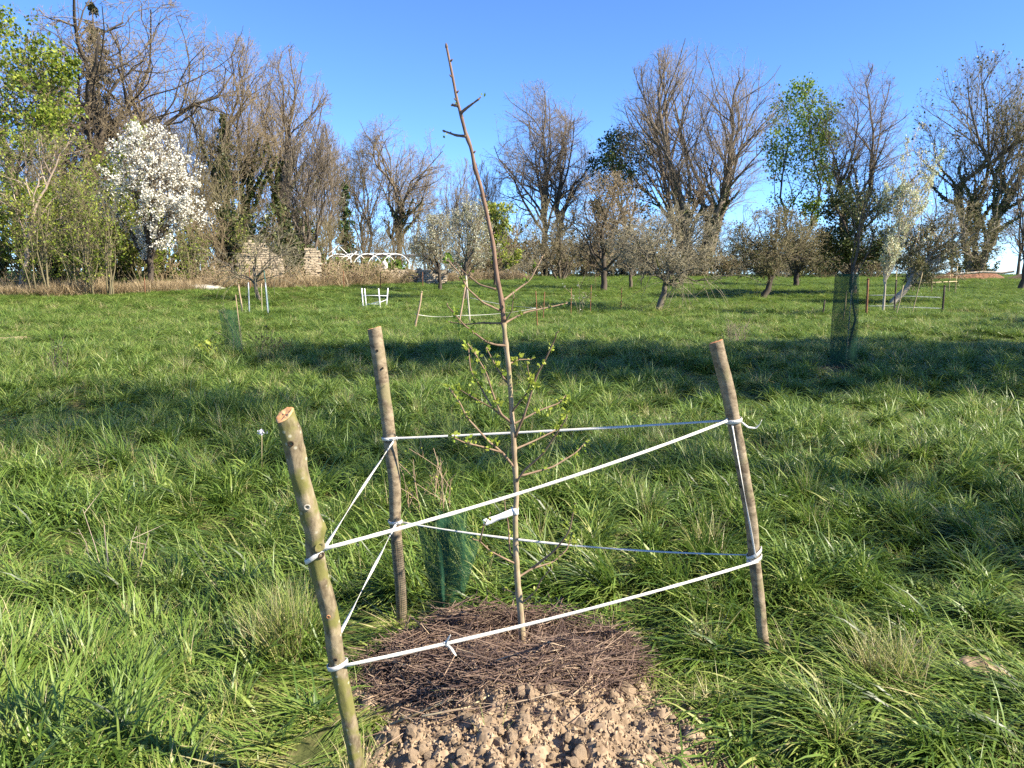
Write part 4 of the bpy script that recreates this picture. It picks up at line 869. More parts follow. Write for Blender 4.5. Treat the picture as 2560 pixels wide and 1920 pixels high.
stake('stake', 'thin pale cane tied with a white band among the stakes', 'stake', -7.85, 24.2, 0.95, (0.03, 0), 0.014, M['cane'])
stake('stake', 'tall green coated stake leaning beside the grey-white one', 'stake', -7.50, 23.9, 1.34, (-0.14, 0.05), 0.017, M['green_stake'])
stake('stake', 'grey-white stake beside the tall green one', 'stake', -7.47, 23.65, 1.0, (-0.05, 0), 0.024, M['grey_stake'])
stake('stake', 'weathered wooden stake leaning to the right, alone in the meadow', 'stake', -2.43, 18.8, 0.95, (0.24, 0), 0.034, M['stake_wood'], kink=0.008, taper=0.55)
stake('stake', 'pale white stake behind the sapling stem', 'stake', -1.18, 22.0, 1.35, (-0.12, 0), 0.026, M['bark_pale'])
stake('stake', 'thin brown stick leaning across the pale white stake', 'stake', -1.38, 19.2, 1.25, (0.22, 0.5), 0.022, M['stake_wood'], kink=0.01)
for i, (x, y, h, l) in enumerate([(0.69, 20.5, 0.98, (-0.06, 0)), (0.94, 23.7, 0.88, (0.06, 0)), (1.88, 24.6, 0.92, (0.0, 0)), (2.69, 26.6, 0.98, (0.03, 0)), (3.83, 27.2, 0.88, (0.02, 0)), (-12.3, 36.4, 1.1, (0, 0)), (-16.2, 34.2, 0.75, (0, 0)), (-9.0, 41.5, 0.95, (0, 0)), (-22.4, 32.2, 0.9, (0, 0)), (-7.2, 42.5, 0.95, (0, 0)), (-5.2, 45.2, 0.9, (0, 0))]):
    stake('rusty_rod', 'thin rusty iron rod standing in the meadow grass', 'rod', x, y, h, l, 0.016 if y < 30 else 0.024, M['rust'], 'rusty rods in the meadow')
# a thin loop of tape far out on the meadow
def ribbon(mb, P, width, twist, rng, seg=24, thick=0.0012, sag=0.0, twist0=0.0):
    """flat woven tape along P, turning as it goes"""
    P = np.asarray(P, float); d = np.concatenate([[0], np.cumsum(np.linalg.norm(np.diff(P, axis=0), axis=1))]); s = np.linspace(0, d[-1], seg + 1)
    C = np.stack([np.interp(s, d, P[:, k]) for k in range(3)], -1); t = s / d[-1]
    C[:, 2] -= sag * 4 * t * (1 - t)
    tg = norm(np.gradient(C, axis=0)); u = norm(np.cross(tg, np.array([0, 0, 1.0]))); w = np.cross(tg, u)
    a = twist0 + twist * t + 0.15 * np.sin(9 * t)
    n1 = np.cos(a)[:, None] * w + np.sin(a)[:, None] * u; n2 = np.cross(tg, n1)
    ww = np.broadcast_to(np.asarray(width, float), (seg + 1,))[:, None]
    ring = np.stack([C - n1 * ww / 2 - n2 * thick / 2, C + n1 * ww / 2 - n2 * thick / 2, C + n1 * ww / 2 + n2 * thick / 2, C - n1 * ww / 2 + n2 * thick / 2], 1)
    q = []
    for k in range(seg):
        for j in range(4): q.append([k * 4 + j, k * 4 + (j + 1) % 4, k * 4 + 4 + (j + 1) % 4, k * 4 + 4 + j])
    q += [[3, 2, 1, 0], [seg * 4, seg * 4 + 1, seg * 4 + 2, seg * 4 + 3]]
    mb.add(ring.reshape(-1, 3), q)
far = thing('far_tape', 'thin white tape slung between the leaning stake and the rusty rods', 'tape', (0, 0, 0))
for a, b in (((-2.36, 18.8, 0.42), (-1.3, 19.6, 0.34)), ((-1.3, 19.6, 0.34), (0.66, 20.5, 0.48)), ((-1.2, 22.0, 0.7), (0.66, 20.5, 0.48))):
    mb = MB(); ribbon(mb, [a, b], 0.012, 3, None, 14, 0.003, 0.05); obj('strand', mb, M['tape'], far)
# white frame
fr = thing('white_frame', 'small open frame of four white posts and thin rails', 'frame', (-5.05, 28.2, gz(-5.05, 28.2)))
for x, y, l in ((-0.36, -0.1, -0.04), (-0.20, -0.3, -0.06), (0.42, 0.1, 0.10), (0.32, -0.4, -0.06)):
    one_bar('post', (x, y, -0.15), (x + l, y, 0.76), 0.024, M['white_paint'], fr)
for p, q in (((-0.38, -0.1, 0.50), (0.48, 0.1, 0.48)), ((-0.22, -0.3, 0.20), (0.3, -0.4, 0.2)), ((-0.36, -0.1, 0.12), (0.30, -0.4, 0.30)), ((0.3, -0.4, 0.26), (0.46, 0.1, 0.34))):
    one_bar('rail', p, q, 0.013, M['white_paint'], fr)
# dead straw and little fenced tree beyond the sapling
shrub('young_tree', 'tiny young tree with white buds among rusty rods', 2.18, 25.0, 192, 1.25, 0.3, 'twig_grey', (40, 0.03, 'blossom', 'blossom'), 3, (4, 3), tipr=0.006, spread=0.06, cat='tree')
shrub('twig_bush', 'low bush of bare upright reddish twigs in the sunny grass', 4.69, 16.1, 193, 0.52, 0.30, 'twig_purple', None, 22, (3, 2), tipr=0.0028, spread=0.16, cat='bush', wob=0.08)
# pen round the young pear
for lab, x, y, h, l, r, mt in [('square rusty post of the wire pen', 11.17, 24.3, 1.12, (-0.02, 0), 0.04, M['rust']), ('dark iron post of the pen close to the slim pear trunk', 12.68, 25.6, 1.1, (0, 0), 0.03, M['dark_post']), ('dark iron post of the pen standing farthest from the pear', 13.45, 24.1, 0.98, (0, 0), 0.035, M['dark_post']), ('short dark post with loose wire left of the pen', 9.86, 24.5, 0.48, (0.05, 0), 0.03, M['dark_post'])]:
    stake('pen_post', lab, 'post', x, y, h, l, r, mt)
for lab, x, y, h, l in [('thin cane just left of the rusty pen post', 10.82, 24.8, 1.3, (0.12, 0)), ('long cane leaning right inside the pen', 12.40, 24.0, 1.35, (0.28, 0)), ('shorter cane leaning right beside the pear trunk', 11.72, 23.6, 0.95, (0.2, 0)), ('thin cane upright inside the net tube guard', 9.2, 21.4, 0.9, (0.05, 0))]:
    stake('cane', lab, 'cane', x, y, h, l, 0.016, M['cane'], kink=0.006)
pw = thing('pen_wire', 'thin grey wires strung between the pen posts', 'wire', (0, 0, 0))
for z in (0.28, 0.62):
    for a, b in (((11.17, 24.3), (12.68, 25.6)), ((12.68, 25.6), (13.45, 24.1)), ((11.17, 24.3), (13.45, 24.1))):
        one_bar('strand', (a[0], a[1], gz(*a) + z), (b[0], b[1], gz(*b) + z), 0.005, M['grey_stake'], pw, 4)
ff = thing('cane_pen', 'far pen of thin canes and pale cross rails', 'pen', (20.4, 38.8, gz(20.4, 38.8)))
for x, y, h in ((-1.1, 0.2, 1.3), (-0.6, -0.5, 1.0), (0, 0.5, 1.3), (0.4, -0.4, 1.1), (1.6, 0.2, 1.2), (1.75, -0.1, 1.35)):
    one_bar('cane', (x, y, -0.2), (x, y, h), 0.02, M['cane'], ff)
for p, q in (((-1.2, 0.2, 0.85), (1.8, 0.2, 0.9)), ((-0.7, -0.5, 0.5), (1.8, -0.1, 0.6)), ((-0.6, -0.5, 0.6), (0.6, -0.4, 0.9))):
    one_bar('rail', p, q, 0.022, M['cane'], ff)

# ------------------------------------------------------------------ net guards
M['net'] = plain_mat('green_plastic_net', (0.010, 0.040, 0.022), (0.025, 0.080, 0.045), 30, 0.75, 0.0, spec=0.1)
M['net_black'] = plain_mat('black_plastic_net', (0.012, 0.018, 0.015), (0.03, 0.04, 0.035), 30, 0.45, 0.0, spec=0.5)
def net(fn, nu, nv, wire, su=1, sv=1):
    """real strands of a net over the surface fn(u, v), flat ribbons with two sides"""
    mb = MB()
    def strands(F, n, seg, other):
        # F(k, s): points of strand k at parameters s
        for k in range(n + 1):
            s = np.linspace(0, 1, seg + 1); C = F(k / n, s); tg = norm(np.gradient(C, axis=0)); nr = other(k / n, s)
            sd = norm(np.cross(tg, nr)); A = C - sd * wire / 2; B = C + sd * wire / 2
            V = np.empty((2 * (seg + 1), 3)); V[0::2] = A; V[1::2] = B; i = np.arange(seg)[:, None] * 2
            mb.add(V, np.concatenate([i, i + 1, i + 3, i + 2], 1))
    def nrm(u, v):
        e = 1e-3; a = fn(u + e, v) - fn(u - e, v); b = fn(u, v + e) - fn(u, v - e); return norm(np.cross(a, b))
    strands(lambda k, s: fn(np.full_like(s, k), s), nu, su, lambda k, s: nrm(np.full_like(s, k), s))
    strands(lambda k, s: fn(s, np.full_like(s, k)), nv, sv, lambda k, s: nrm(s, np.full_like(s, k)))
    return mb
def tube_fn(r0, r1, h, lean=(0, 0), arc=6.1, start=0.0, wave=0.03):
    def f(u, v):
        a = start + arc * u; r = (r0 + (r1 - r0) * v) * (1 + wave * np.sin(5 * v + 2 * a))
        return np.stack([r * np.cos(a) + lean[0] * v, r * np.sin(a) + lean[1] * v, h * v], -1)
    return f
g = thing('net_guard', 'tall dark green net tube round a slim young tree in the shaded grass', 'tree guard', (4.90, 11.3, gz(4.9, 11.3)))
obj('net', net(tube_fn(0.19, 0.165, 1.42, (-0.03, 0)), 84, 105, 0.0036, 8, 36), M['net'], g)
g2 = thing('net_guard', 'short green net tube round a thin stem in the sunny grass', 'tree guard', (-4.54, 12.6, gz(-4.54, 12.6)))
obj('net', net(tube_fn(0.13, 0.15, 0.80, (-0.10, 0), 5.6, 1.0), 66, 64, 0.0026, 6, 30), M['net'], g2)
one_bar('support_cane', (0.12, 0, -0.2), (0.04, 0, 1.05), 0.007, M['stake_wood'], g2)
t = tree('young_tree', 'slim dark young tree rising out of the tall net guard', 'tree', 4.98, 11.3, 201, [(0.03, 0, 2.55, 0.30, 0.3, 0.75)], 2.1, 0.018, bark='bark_dark', twigs='bark_dark', m=(5, 4, 3), up=0.4, ang=0.45, tipr=0.003, first=0.6, wob=0.1, sides0=7)
one_bar('support_cane', (-0.05, -0.02, -0.2), (-0.03, -0.02, 1.45), 0.008, M['cane'], t)
shrub('young_tree', 'thin-branched young tree standing in the short net guard', -4.52, 12.62, 202, 1.15, 0.28, 'twig_grey', None, 2, (4, 2), tipr=0.003, spread=0.02, cat='tree')
def sticks(rng, C, d, ln, r, tint, wig=0.12):
    n = len(C); P = np.empty((n, 4, 3)); dd = d
    P[:, 0] = C - d * (ln / 2)[:, None]
    for j in range(3):
        dd = norm(dd + rng.normal(0, wig, dd.shape) * np.array([1, 1, 0.5])); P[:, j + 1] = P[:, j] + dd * (ln / 3)[:, None]
    mb = MB(); mb.tubes(P, r[:, None] * np.array([[1, 0.95, 0.85, 0.6]]), 3, a=tint); return mb
def mulch_patch(name, label, x, y, rx, ry, n, seed, mat):
    rng = np.random.default_rng(seed); a = rng.uniform(0, 6.28, n); q = np.sqrt(rng.uniform(0, 1, n))
    C = np.stack([x + rx * q * np.cos(a), y + ry * q * np.sin(a), np.zeros(n)], -1); C[:, 2] = land(C[:, 0], C[:, 1]) + 0.015 + 0.07 * (1 - q ** 2) * rng.uniform(0.3, 1.1, n)
    ph = a + 1.57 + rng.normal(0, 0.8, n); d = np.stack([np.cos(ph), np.sin(ph), rng.normal(0, 0.12, n)], -1)
    o = obj(name, sticks(rng, C, norm(d), rng.uniform(0.08, 0.3, n), rng.uniform(0.002, 0.004, n), rng.uniform(0, 1, n)), mat); o["kind"] = "stuff"; return tag(o, label, 'mulch')
M['straw'] = leaf_mat('mulch_stems', [(0.0, (0.065, 0.042, 0.035)), (0.45, (0.16, 0.105, 0.08)), (0.8, (0.30, 0.21, 0.145)), (1.0, (0.45, 0.34, 0.22))], 0.0, 0.75, 0.0)
mulch_patch('guard_mulch', 'ring of old straw round the foot of the tall net guard', 4.95, 11.25, 0.55, 0.32, 900, 6, M['straw'])
M['soil'] = plain_mat('loose_loam', (0.16, 0.112, 0.07), (0.35, 0.258, 0.17), 28, 0.95, 0.6)
mound('molehill', 'bare sandy molehill out in the sunny meadow', -11.1, 17.0, (0.75, 0.5, 0.13), plain_mat('sandy_soil', (0.30, 0.21, 0.12), (0.46, 0.34, 0.21), 20, 0.95, 0.5), 8, 'molehill')
mound('molehill', 'small crumbly molehill in the grass right of the right-hand stake', 1.80, 2.76, (0.12, 0.09, 0.05), M['soil'], 9, 'molehill')
# weeds
shrub('dead_weed', 'dark dead dock stems standing in the grass', -6.15, 10.3, 203, 0.72, 0.22, 'bark_dark', (90, 0.03, 'leaf_dark', 'seed_heads'), 4, (4, 3), tipr=0.003, spread=0.1, cat='weed', wob=0.1)
shrub('red_stems', 'thin reddish bare stems leaning out of the flattened grass', -1.95, 3.55, 204, 0.55, 0.22, 'rust_stem' if 'rust_stem' in M else 'bark_red', None, 5, (1,), tipr=0.002, spread=0.06, cat='weed', wob=0.1)
shrub('leafy_weed', 'small yellow-green leafy weed beside the short net guard', -4.95, 12.5, 205, 0.32, 0.22, 'twig_olive', (130, 0.05, 'leaf_spring', 'leaves'), 6, (3, 2), tipr=0.003, spread=0.08, cat='weed')
shrub('dead_weed', 'thin dark weed stems at the edge of the long shadow', -4.1, 12.6, 206, 0.5, 0.35, 'bark_dark', (70, 0.035, 'leaf_olive', 'leaves'), 7, (3, 2), tipr=0.003, spread=0.2, cat='weed')
shrub('dead_weed', 'brown seeded weeds behind the young tree between the stakes', -0.45, 4.5, 207, 0.5, 0.2, 'stake_wood', (90, 0.014, 'leaf_spring', 'seed_heads'), 8, (4, 2), tipr=0.0018, spread=0.15, cat='weed', wob=0.08)
fl = thing('meadow_flower', 'single pale lilac flower on a thin stalk beside the knobbly stake', 'flower', (-1.86, 5.6, gz(-1.86, 5.6)))
one_bar('stalk', (-0.02, 0, -0.03), (0.0, 0, 0.36), 0.0022, M['cane'], fl, 5)
mb = MB(); _q = np.random.default_rng(3); mb.leaves(_q.normal(0, 0.012, (22, 3)) + np.array([0, 0, 0.37]), 0.02, _q, 1.0); obj('petals', mb, leaf_mat('lilac_petals', [(0, (0.6, 0.55, 0.68)), (1, (0.8, 0.78, 0.84))], 0.3), fl)

# ------------------------------------------------------------------ planting mound: loam, clods, mulch
_cr = np.random.default_rng(606)
_cc = np.stack([_cr.uniform(-0.85, 0.95, 1500), _cr.uniform(1.65, 3.3, 1500)], -1); _cs = 0.008 + 0.034 * _cr.uniform(0, 1, 1500) ** 2.2
def clod_relief(x, y):
    """overlapping crumbly lumps"""
    x = np.asarray(x, float); y = np.asarray(y, float); sh = x.shape; x = x.ravel(); y = y.ravel(); out = np.zeros(len(x))
    wx = x + 0.016 * (vnoise(x / 0.022, y / 0.022, 57) - 0.5); wy = y + 0.016 * (vnoise(x / 0.022, y / 0.022, 58) - 0.5)
    for (cx, cy), r in zip(_cc, _cs):
        m = np.flatnonzero((np.abs(wx - cx) < r) & (np.abs(wy - cy) < r))
        if len(m): out[m] = np.maximum(out[m], np.sqrt(np.maximum(0, 1 - ((wx[m] - cx) ** 2 + (wy[m] - cy) ** 2) / r ** 2)) * r * 0.95)
    return out.reshape(sh) - 0.010
def mound_h(x, y):
    a = np.hypot((x + 0.05) / 0.62, (y - 2.80) / 0.46); b = np.hypot((x - 0.14) / 0.66, (y - 2.25) / 0.52)
    h = 0.075 * smooth(1.1, 0.25, a) + 0.085 * smooth(1.1, 0.3, b)
    dish = 0.03 * smooth(0.35, 0.05, np.hypot(x - 0.04, y - 2.84))
    lump = 0.03 * (vnoise(x / 0.13, y / 0.13, 51) - 0.5) + clod_relief(x, y) + 0.012 * (vnoise(x / 0.02, y / 0.02, 53) - 0.5) + 0.007 * (vnoise(x / 0.009, y / 0.009, 54) - 0.5)
    edge = np.minimum(a, b)
    return land(x, y) + h - dish + lump * smooth(1.15, 0.8, edge) - 0.05 * smooth(0.85, 1.2, edge)
def build_mound():
    xs = np.arange(-0.85, 0.95, 0.0075); ys = np.arange(1.65, 3.4, 0.0075); X, Y = np.meshgrid(xs, ys); nx = len(xs)
    V = np.stack([X, Y, mound_h(X, Y)], -1).reshape(-1, 3); i, j = np.meshgrid(np.arange(nx - 1), np.arange(len(ys) - 1)); a = (j * nx + i).ravel()
    mb = MB(); mb.add(V, np.stack([a, a + 1, a + nx + 1, a + nx], -1))
    root = obj('planting_mound', mb, M['soil']); tag(root, 'mound of loose tan loam at the foot of the planted sapling', 'soil mound')
    rng = np.random.default_rng(61); protos = []
    bm_v = None
    import bmesh
    for i in range(7):
        bm = bmesh.new(); bmesh.ops.create_icosphere(bm, subdivisions=2, radius=1.0)
        for v in bm.verts:
            c = v.co; n1 = vnoise(np.array([c.x * 1.3 + c.z + i * 7]), np.array([c.y * 1.3 - c.z]), 80 + i)[0]; n2 = vnoise(np.array([c.x * 4 + c.z * 3]), np.array([c.y * 4 - c.z * 2 + i]), 90 + i)[0]
            n3 = vnoise(np.array([c.x * 9 + c.z * 5]), np.array([c.y * 9 - c.z * 6 + i]), 70 + i)[0]; v.co = c * (0.45 + 0.75 * n1 + 0.40 * n2 + 0.25 * n3); v.co.x *= 1.0 + 0.35 * math.sin(i * 2.1)
        me = bpy.data.meshes.new('clod'); bm.to_mesh(me); bm.free(); me.materials.append(M['soil']); protos.append(me)
        me.polygons.foreach_set('use_smooth', np.zeros(len(me.polygons), bool))
    n = 280
    a = rng.uniform(0, 6.28, n); q = rng.uniform(0, 1, n) ** 0.5
    x = 0.12 + 0.56 * q * np.cos(a); y = 2.24 + 0.42 * q * np.sin(a)
    extra = rng.uniform(0, 1, n) < 0.22
    x = np.where(extra, rng.uniform(-0.4, 1.0, n), x); y = np.where(extra, rng.uniform(1.75, 2.5, n), y)
    s = 0.006 + 0.020 * rng.uniform(0, 1, n) ** 2.6 + 0.012 * (rng.uniform(0, 1, n) < 0.08)
    z = np.maximum(mound_h(x, y), land(x, y) - 0.01)
    for k in range(n):
        obj('clod', protos[k % 7], None, root, (x[k], y[k], z[k] - s[k] * 0.1), tuple(rng.uniform(0, 6.28, 3)), (s[k], s[k] * rng.uniform(0.7, 1.2), s[k] * rng.uniform(0.6, 1.0)))
    n = 9000                                                # crumbs
    a = rng.uniform(0, 6.28, n); q = rng.uniform(0, 1, n) ** 0.5
    x = 0.14 + 0.64 * q * np.cos(a); y = 2.3 + 0.50 * q * np.sin(a); s = 0.0025 + 0.007 * rng.uniform(0, 1, n) ** 2
    c = np.stack([x, y, mound_h(x, y) + s * 0.3], -1)
    o = np.array([[1, 0, 0], [0, 1, 0], [-1, 0, 0], [0, -1, 0], [0, 0, 1], [0, 0, -1]], float)
    V = c[:, None, :] + o[None] * s[:, None, None] * rng.uniform(0.6, 1.3, (n, 6, 1)) + rng.normal(0, 0.25, (n, 6, 3)) * s[:, None, None]
    f = np.array([[0, 1, 4], [1, 2, 4], [2, 3, 4], [3, 0, 4], [1, 0, 5], [2, 1, 5], [3, 2, 5], [0, 3, 5]]); b = np.arange(n)[:, None, None] * 6
    mb = MB(); mb.add(V.reshape(-1, 3), None, (b + f[None]).reshape(-1, 3)); o = obj('crumbs', mb.mesh('crumbs', False), M['soil'], root); o["kind"] = "stuff"
    # mulch of dry stems, swirled round the sapling
    n = 5200
    a = rng.uniform(0, 6.28, n); q = rng.uniform(0, 1, n) ** 0.55
    x = -0.03 + 0.54 * q * np.cos(a); y = 2.78 + 0.34 * q * np.sin(a)
    ext = rng.uniform(0, 1, n) < 0.12; x = np.where(ext, x * 1.25 - 0.05, x); y = np.where(ext, 2.74 + (y - 2.78) * 1.35, y)
    ring = np.exp(-((np.hypot((x - 0.04) / 1.3, y - 2.84) - 0.24) / 0.13) ** 2)
    z = mound_h(x, y) + 0.008 + 0.08 * ring * rng.uniform(0.05, 1.1, n) * (0.4 + 1.1 * vnoise(x / 0.12, y / 0.12, 41))
    ph = a + 1.57 + rng.normal(0, 0.9, n); d = norm(np.stack([np.cos(ph), 0.75 * np.sin(ph), rng.normal(0.02, 0.20, n)], -1))
    mb = sticks(rng, np.stack([x, y, z], -1), d, rng.uniform(0.05, 0.26, n), rng.uniform(0.0009, 0.0024, n), np.clip(rng.normal(0.42, 0.25, n), 0, 1), 0.14)
    o = obj('mulch', mb, M['straw']); o["kind"] = "stuff"; tag(o, 'nest of dry brown stems laid round the planted sapling', 'mulch')
    # thicker loose stems on top
    for lab, p, r, cc in [('long pale dry stem lying across the loam', [(-0.42, 2.42, 0.07), (-0.2, 2.47, 0.09), (0.0, 2.53, 0.10), (0.15, 2.58, 0.10)], 0.006, 'cane'), ('straight tan stem on the mulch right of the sapling foot', [(0.07, 2.70, 0.10), (0.17, 2.72, 0.115), (0.31, 2.75, 0.12)], 0.004, 'cane'),
                          ('short reddish-brown stick left of the mulch', [(-0.38, 2.60, 0.075), (-0.33, 2.57, 0.08), (-0.29, 2.55, 0.075)], 0.008, 'bark_red'), ('second pale dry stem below the long one', [(-0.30, 2.36, 0.08), (-0.15, 2.41, 0.10), (0.0, 2.47, 0.11)], 0.004, 'cane')]:
        P = np.array(p); P[:, 2] = np.maximum(mound_h(P[:, 0], P[:, 1]) + 0.02, land(P[:, 0], P[:, 1]) + 0.02); mb = MB(); mb.tubes(P, r * np.linspace(1, 0.7, len(P)), 6, True); tag(obj('loose_stem', mb, M[cc]), lab, 'stem')
build_mound()

# ------------------------------------------------------------------ the three stakes
STEM=[(0.046,2.84,-0.021),(0.043,2.839,0.069),(0.033,2.837,0.227),(0.022,2.836,0.331),(0.015,2.834,0.458),(0.012,2.833,0.614),(0.018,2.831,0.693),(0.011,2.83,0.808),(0.006,2.829,0.911),(-0.001,2.827,1.012),(-0.007,2.826,1.113),(-0.012,2.824,1.187),(-0.026,2.823,1.291),(-0.028,2.821,1.328),(-0.038,2.82,1.433),(-0.055,2.819,1.517),(-0.069,2.817,1.641),(-0.078,2.816,1.679),(-0.087,2.814,1.726),(-0.1,2.813,1.784),(-0.114,2.811,1.847),(-0.135,2.81,1.902),(-0.14,2.809,1.959),(-0.163,2.807,2.012),(-0.179,2.806,2.081),(-0.193,2.804,2.129),(-0.203,2.803,2.188),(-0.215,2.801,2.249),(-0.226,2.8,2.304)]
BRANCHES=[
  [(-0.058,2.816,1.471),(-0.117,2.832,1.486),(-0.182,2.849,1.538),(-0.232,2.866,1.591)] ,
  [(-0.045,2.817,1.394),(-0.106,2.792,1.424),(-0.161,2.767,1.477),(-0.185,2.742,1.529),(-0.223,2.717,1.573)] ,
  [(-0.032,2.816,1.43),(0.007,2.85,1.46),(0.068,2.883,1.503),(0.115,2.916,1.591)] ,
  [(-0.029,2.818,1.347),(-0.003,2.793,1.39),(0.007,2.768,1.452)] ,
  [(-0.026,2.818,1.347),(-0.007,2.848,1.357),(0.052,2.878,1.385),(0.122,2.908,1.397),(0.21,2.938,1.415)] ,
  [(-0.031,2.818,1.347),(-0.12,2.851,1.346),(-0.171,2.884,1.338),(-0.238,2.918,1.345)] ,
  [(-0.021,2.819,1.265),(-0.06,2.795,1.27),(-0.094,2.771,1.284),(-0.169,2.747,1.344),(-0.203,2.723,1.387),(-0.225,2.699,1.416)] ,
  [(-0.013,2.82,1.196),(0.022,2.86,1.208),(0.077,2.9,1.205)] ,
  [(0.012,2.825,0.922),(0.047,2.801,1.012),(0.089,2.777,1.159),(0.122,2.753,1.225),(0.156,2.729,1.304),(0.156,2.705,1.32)] ,
  [(0.001,2.824,0.973),(-0.042,2.804,1.012),(-0.07,2.784,1.09),(-0.093,2.764,1.171),(-0.131,2.744,1.241),(-0.158,2.724,1.282)] ,
  [(-0.001,2.824,0.973),(-0.072,2.849,1.023),(-0.127,2.874,1.115),(-0.158,2.899,1.164),(-0.166,2.924,1.242)] ,
  [(-0.062,2.873,1.014),(-0.167,2.928,1.062),(-0.215,2.983,1.081)] ,
  [(0.008,2.827,0.803),(-0.037,2.807,0.865),(-0.09,2.787,0.915),(-0.167,2.767,1.008),(-0.19,2.747,1.067),(-0.224,2.727,1.118)] ,
  [(-0.037,2.796,0.868),(-0.119,2.753,0.902),(-0.174,2.709,0.926),(-0.214,2.666,0.957)] ,
  [(0.008,2.826,0.871),(0.088,2.859,0.899),(0.17,2.893,0.932),(0.201,2.926,0.965)] ,
  [(0.015,2.828,0.742),(0.042,2.798,0.795),(0.115,2.768,0.87),(0.161,2.738,0.95),(0.198,2.708,1.02)] ,
  [(0.03,2.828,0.768),(0.155,2.874,0.79),(0.251,2.921,0.837),(0.297,2.968,0.874)] ,
  [(0.003,2.824,0.968),(0.107,2.858,1.017),(0.18,2.891,1.037),(0.207,2.924,1.062)] ,
  [(0.001,2.823,1.019),(0.056,2.803,1.091),(0.066,2.783,1.139),(0.055,2.763,1.201)] ,
  [(-0.009,2.822,1.114),(-0.053,2.872,1.167),(-0.099,2.922,1.247)] ,
  [(0.017,2.833,0.416),(-0.029,2.803,0.451),(-0.084,2.773,0.493),(-0.121,2.743,0.543),(-0.147,2.713,0.562)] ,
  [(-0.119,2.742,0.544),(-0.105,2.707,0.608),(-0.079,2.672,0.673)] ,
  [(0.019,2.834,0.359),(0.078,2.859,0.388),(0.159,2.884,0.403),(0.218,2.909,0.446),(0.24,2.934,0.51)] ,
  [(0.078,2.864,0.386),(0.164,2.82,0.475),(0.217,2.777,0.57),(0.231,2.734,0.691)] ,
  [(0.031,2.836,0.249),(0.092,2.803,0.319),(0.109,2.769,0.379),(0.151,2.736,0.443)] ,
  [(0.025,2.835,0.29),(-0.035,2.885,0.295)] ,
  [(0.015,2.833,0.433),(-0.009,2.853,0.456),(-0.014,2.873,0.56),(-0.027,2.893,0.625),(-0.03,2.913,0.659)] ,
  [(-0.19,2.804,2.108),(-0.213,2.814,2.112)] ,
  [(-0.179,2.804,2.084),(-0.153,2.789,2.101),(-0.112,2.774,2.126)] ,
  [(-0.16,2.806,2.005),(-0.198,2.821,2.011),(-0.246,2.836,2.03)] ,
]
POST_LEFT=[(-0.572,1.9,1.183),(-0.56,1.915,1.114),(-0.549,1.931,1.015),(-0.535,1.946,0.93),(-0.527,1.962,0.874),(-0.529,1.977,0.802),(-0.531,1.992,0.753),(-0.515,2.008,0.666),(-0.501,2.023,0.557),(-0.497,2.038,0.444),(-0.482,2.054,0.327),(-0.469,2.069,0.209),(-0.461,2.085,0.091),(-0.451,2.1,-0.021)]
POST_MIDDLE=[(-0.569,3.18,1.3),(-0.553,3.183,1.168),(-0.54,3.185,1.044),(-0.528,3.188,0.941),(-0.518,3.191,0.825),(-0.511,3.194,0.709),(-0.502,3.196,0.665),(-0.503,3.199,0.557),(-0.506,3.202,0.458),(-0.5,3.205,0.337),(-0.489,3.207,0.149),(-0.486,3.21,-0.051)]
POST_RIGHT=[(0.757,2.85,1.275),(0.783,2.85,1.184),(0.811,2.85,1.091),(0.83,2.85,1.0),(0.848,2.85,0.926),(0.87,2.85,0.833),(0.893,2.85,0.723),(0.925,2.85,0.571),(0.939,2.85,0.439),(0.965,2.85,0.28),(0.987,2.85,0.117),(1.018,2.85,-0.032)]
M['post_bark'] = bark_mat('stake_bark', (0.085, 0.062, 0.035), (0.31, 0.25, 0.155), 34, 0.5, 0.9, moss=(0.155, 0.145, 0.045), moss_amt=0.55, rand=0.0, spots=((0.42, 0.40, 0.30), 38))
M['post_bark_smooth'] = bark_mat('stake_bark_smooth', (0.10, 0.072, 0.045), (0.31, 0.245, 0.16), 26, 1.6, 0.7, moss=(0.20, 0.17, 0.09), moss_amt=0.3, rand=0.0, spots=((0.10, 0.07, 0.045), 75))
M['cut_wood'] = plain_mat('fresh_cut_wood', (0.55, 0.25, 0.09), (0.72, 0.42, 0.20), 40, 0.8, 0.4)
M['cut_wood_red'] = plain_mat('reddish_cut_wood', (0.36, 0.15, 0.06), (0.55, 0.27, 0.12), 40, 0.8, 0.4)
M['knot_dark'] = plain_mat('knot_hole', (0.02, 0.014, 0.01), (0.05, 0.035, 0.022), 60, 0.95, 0.3)
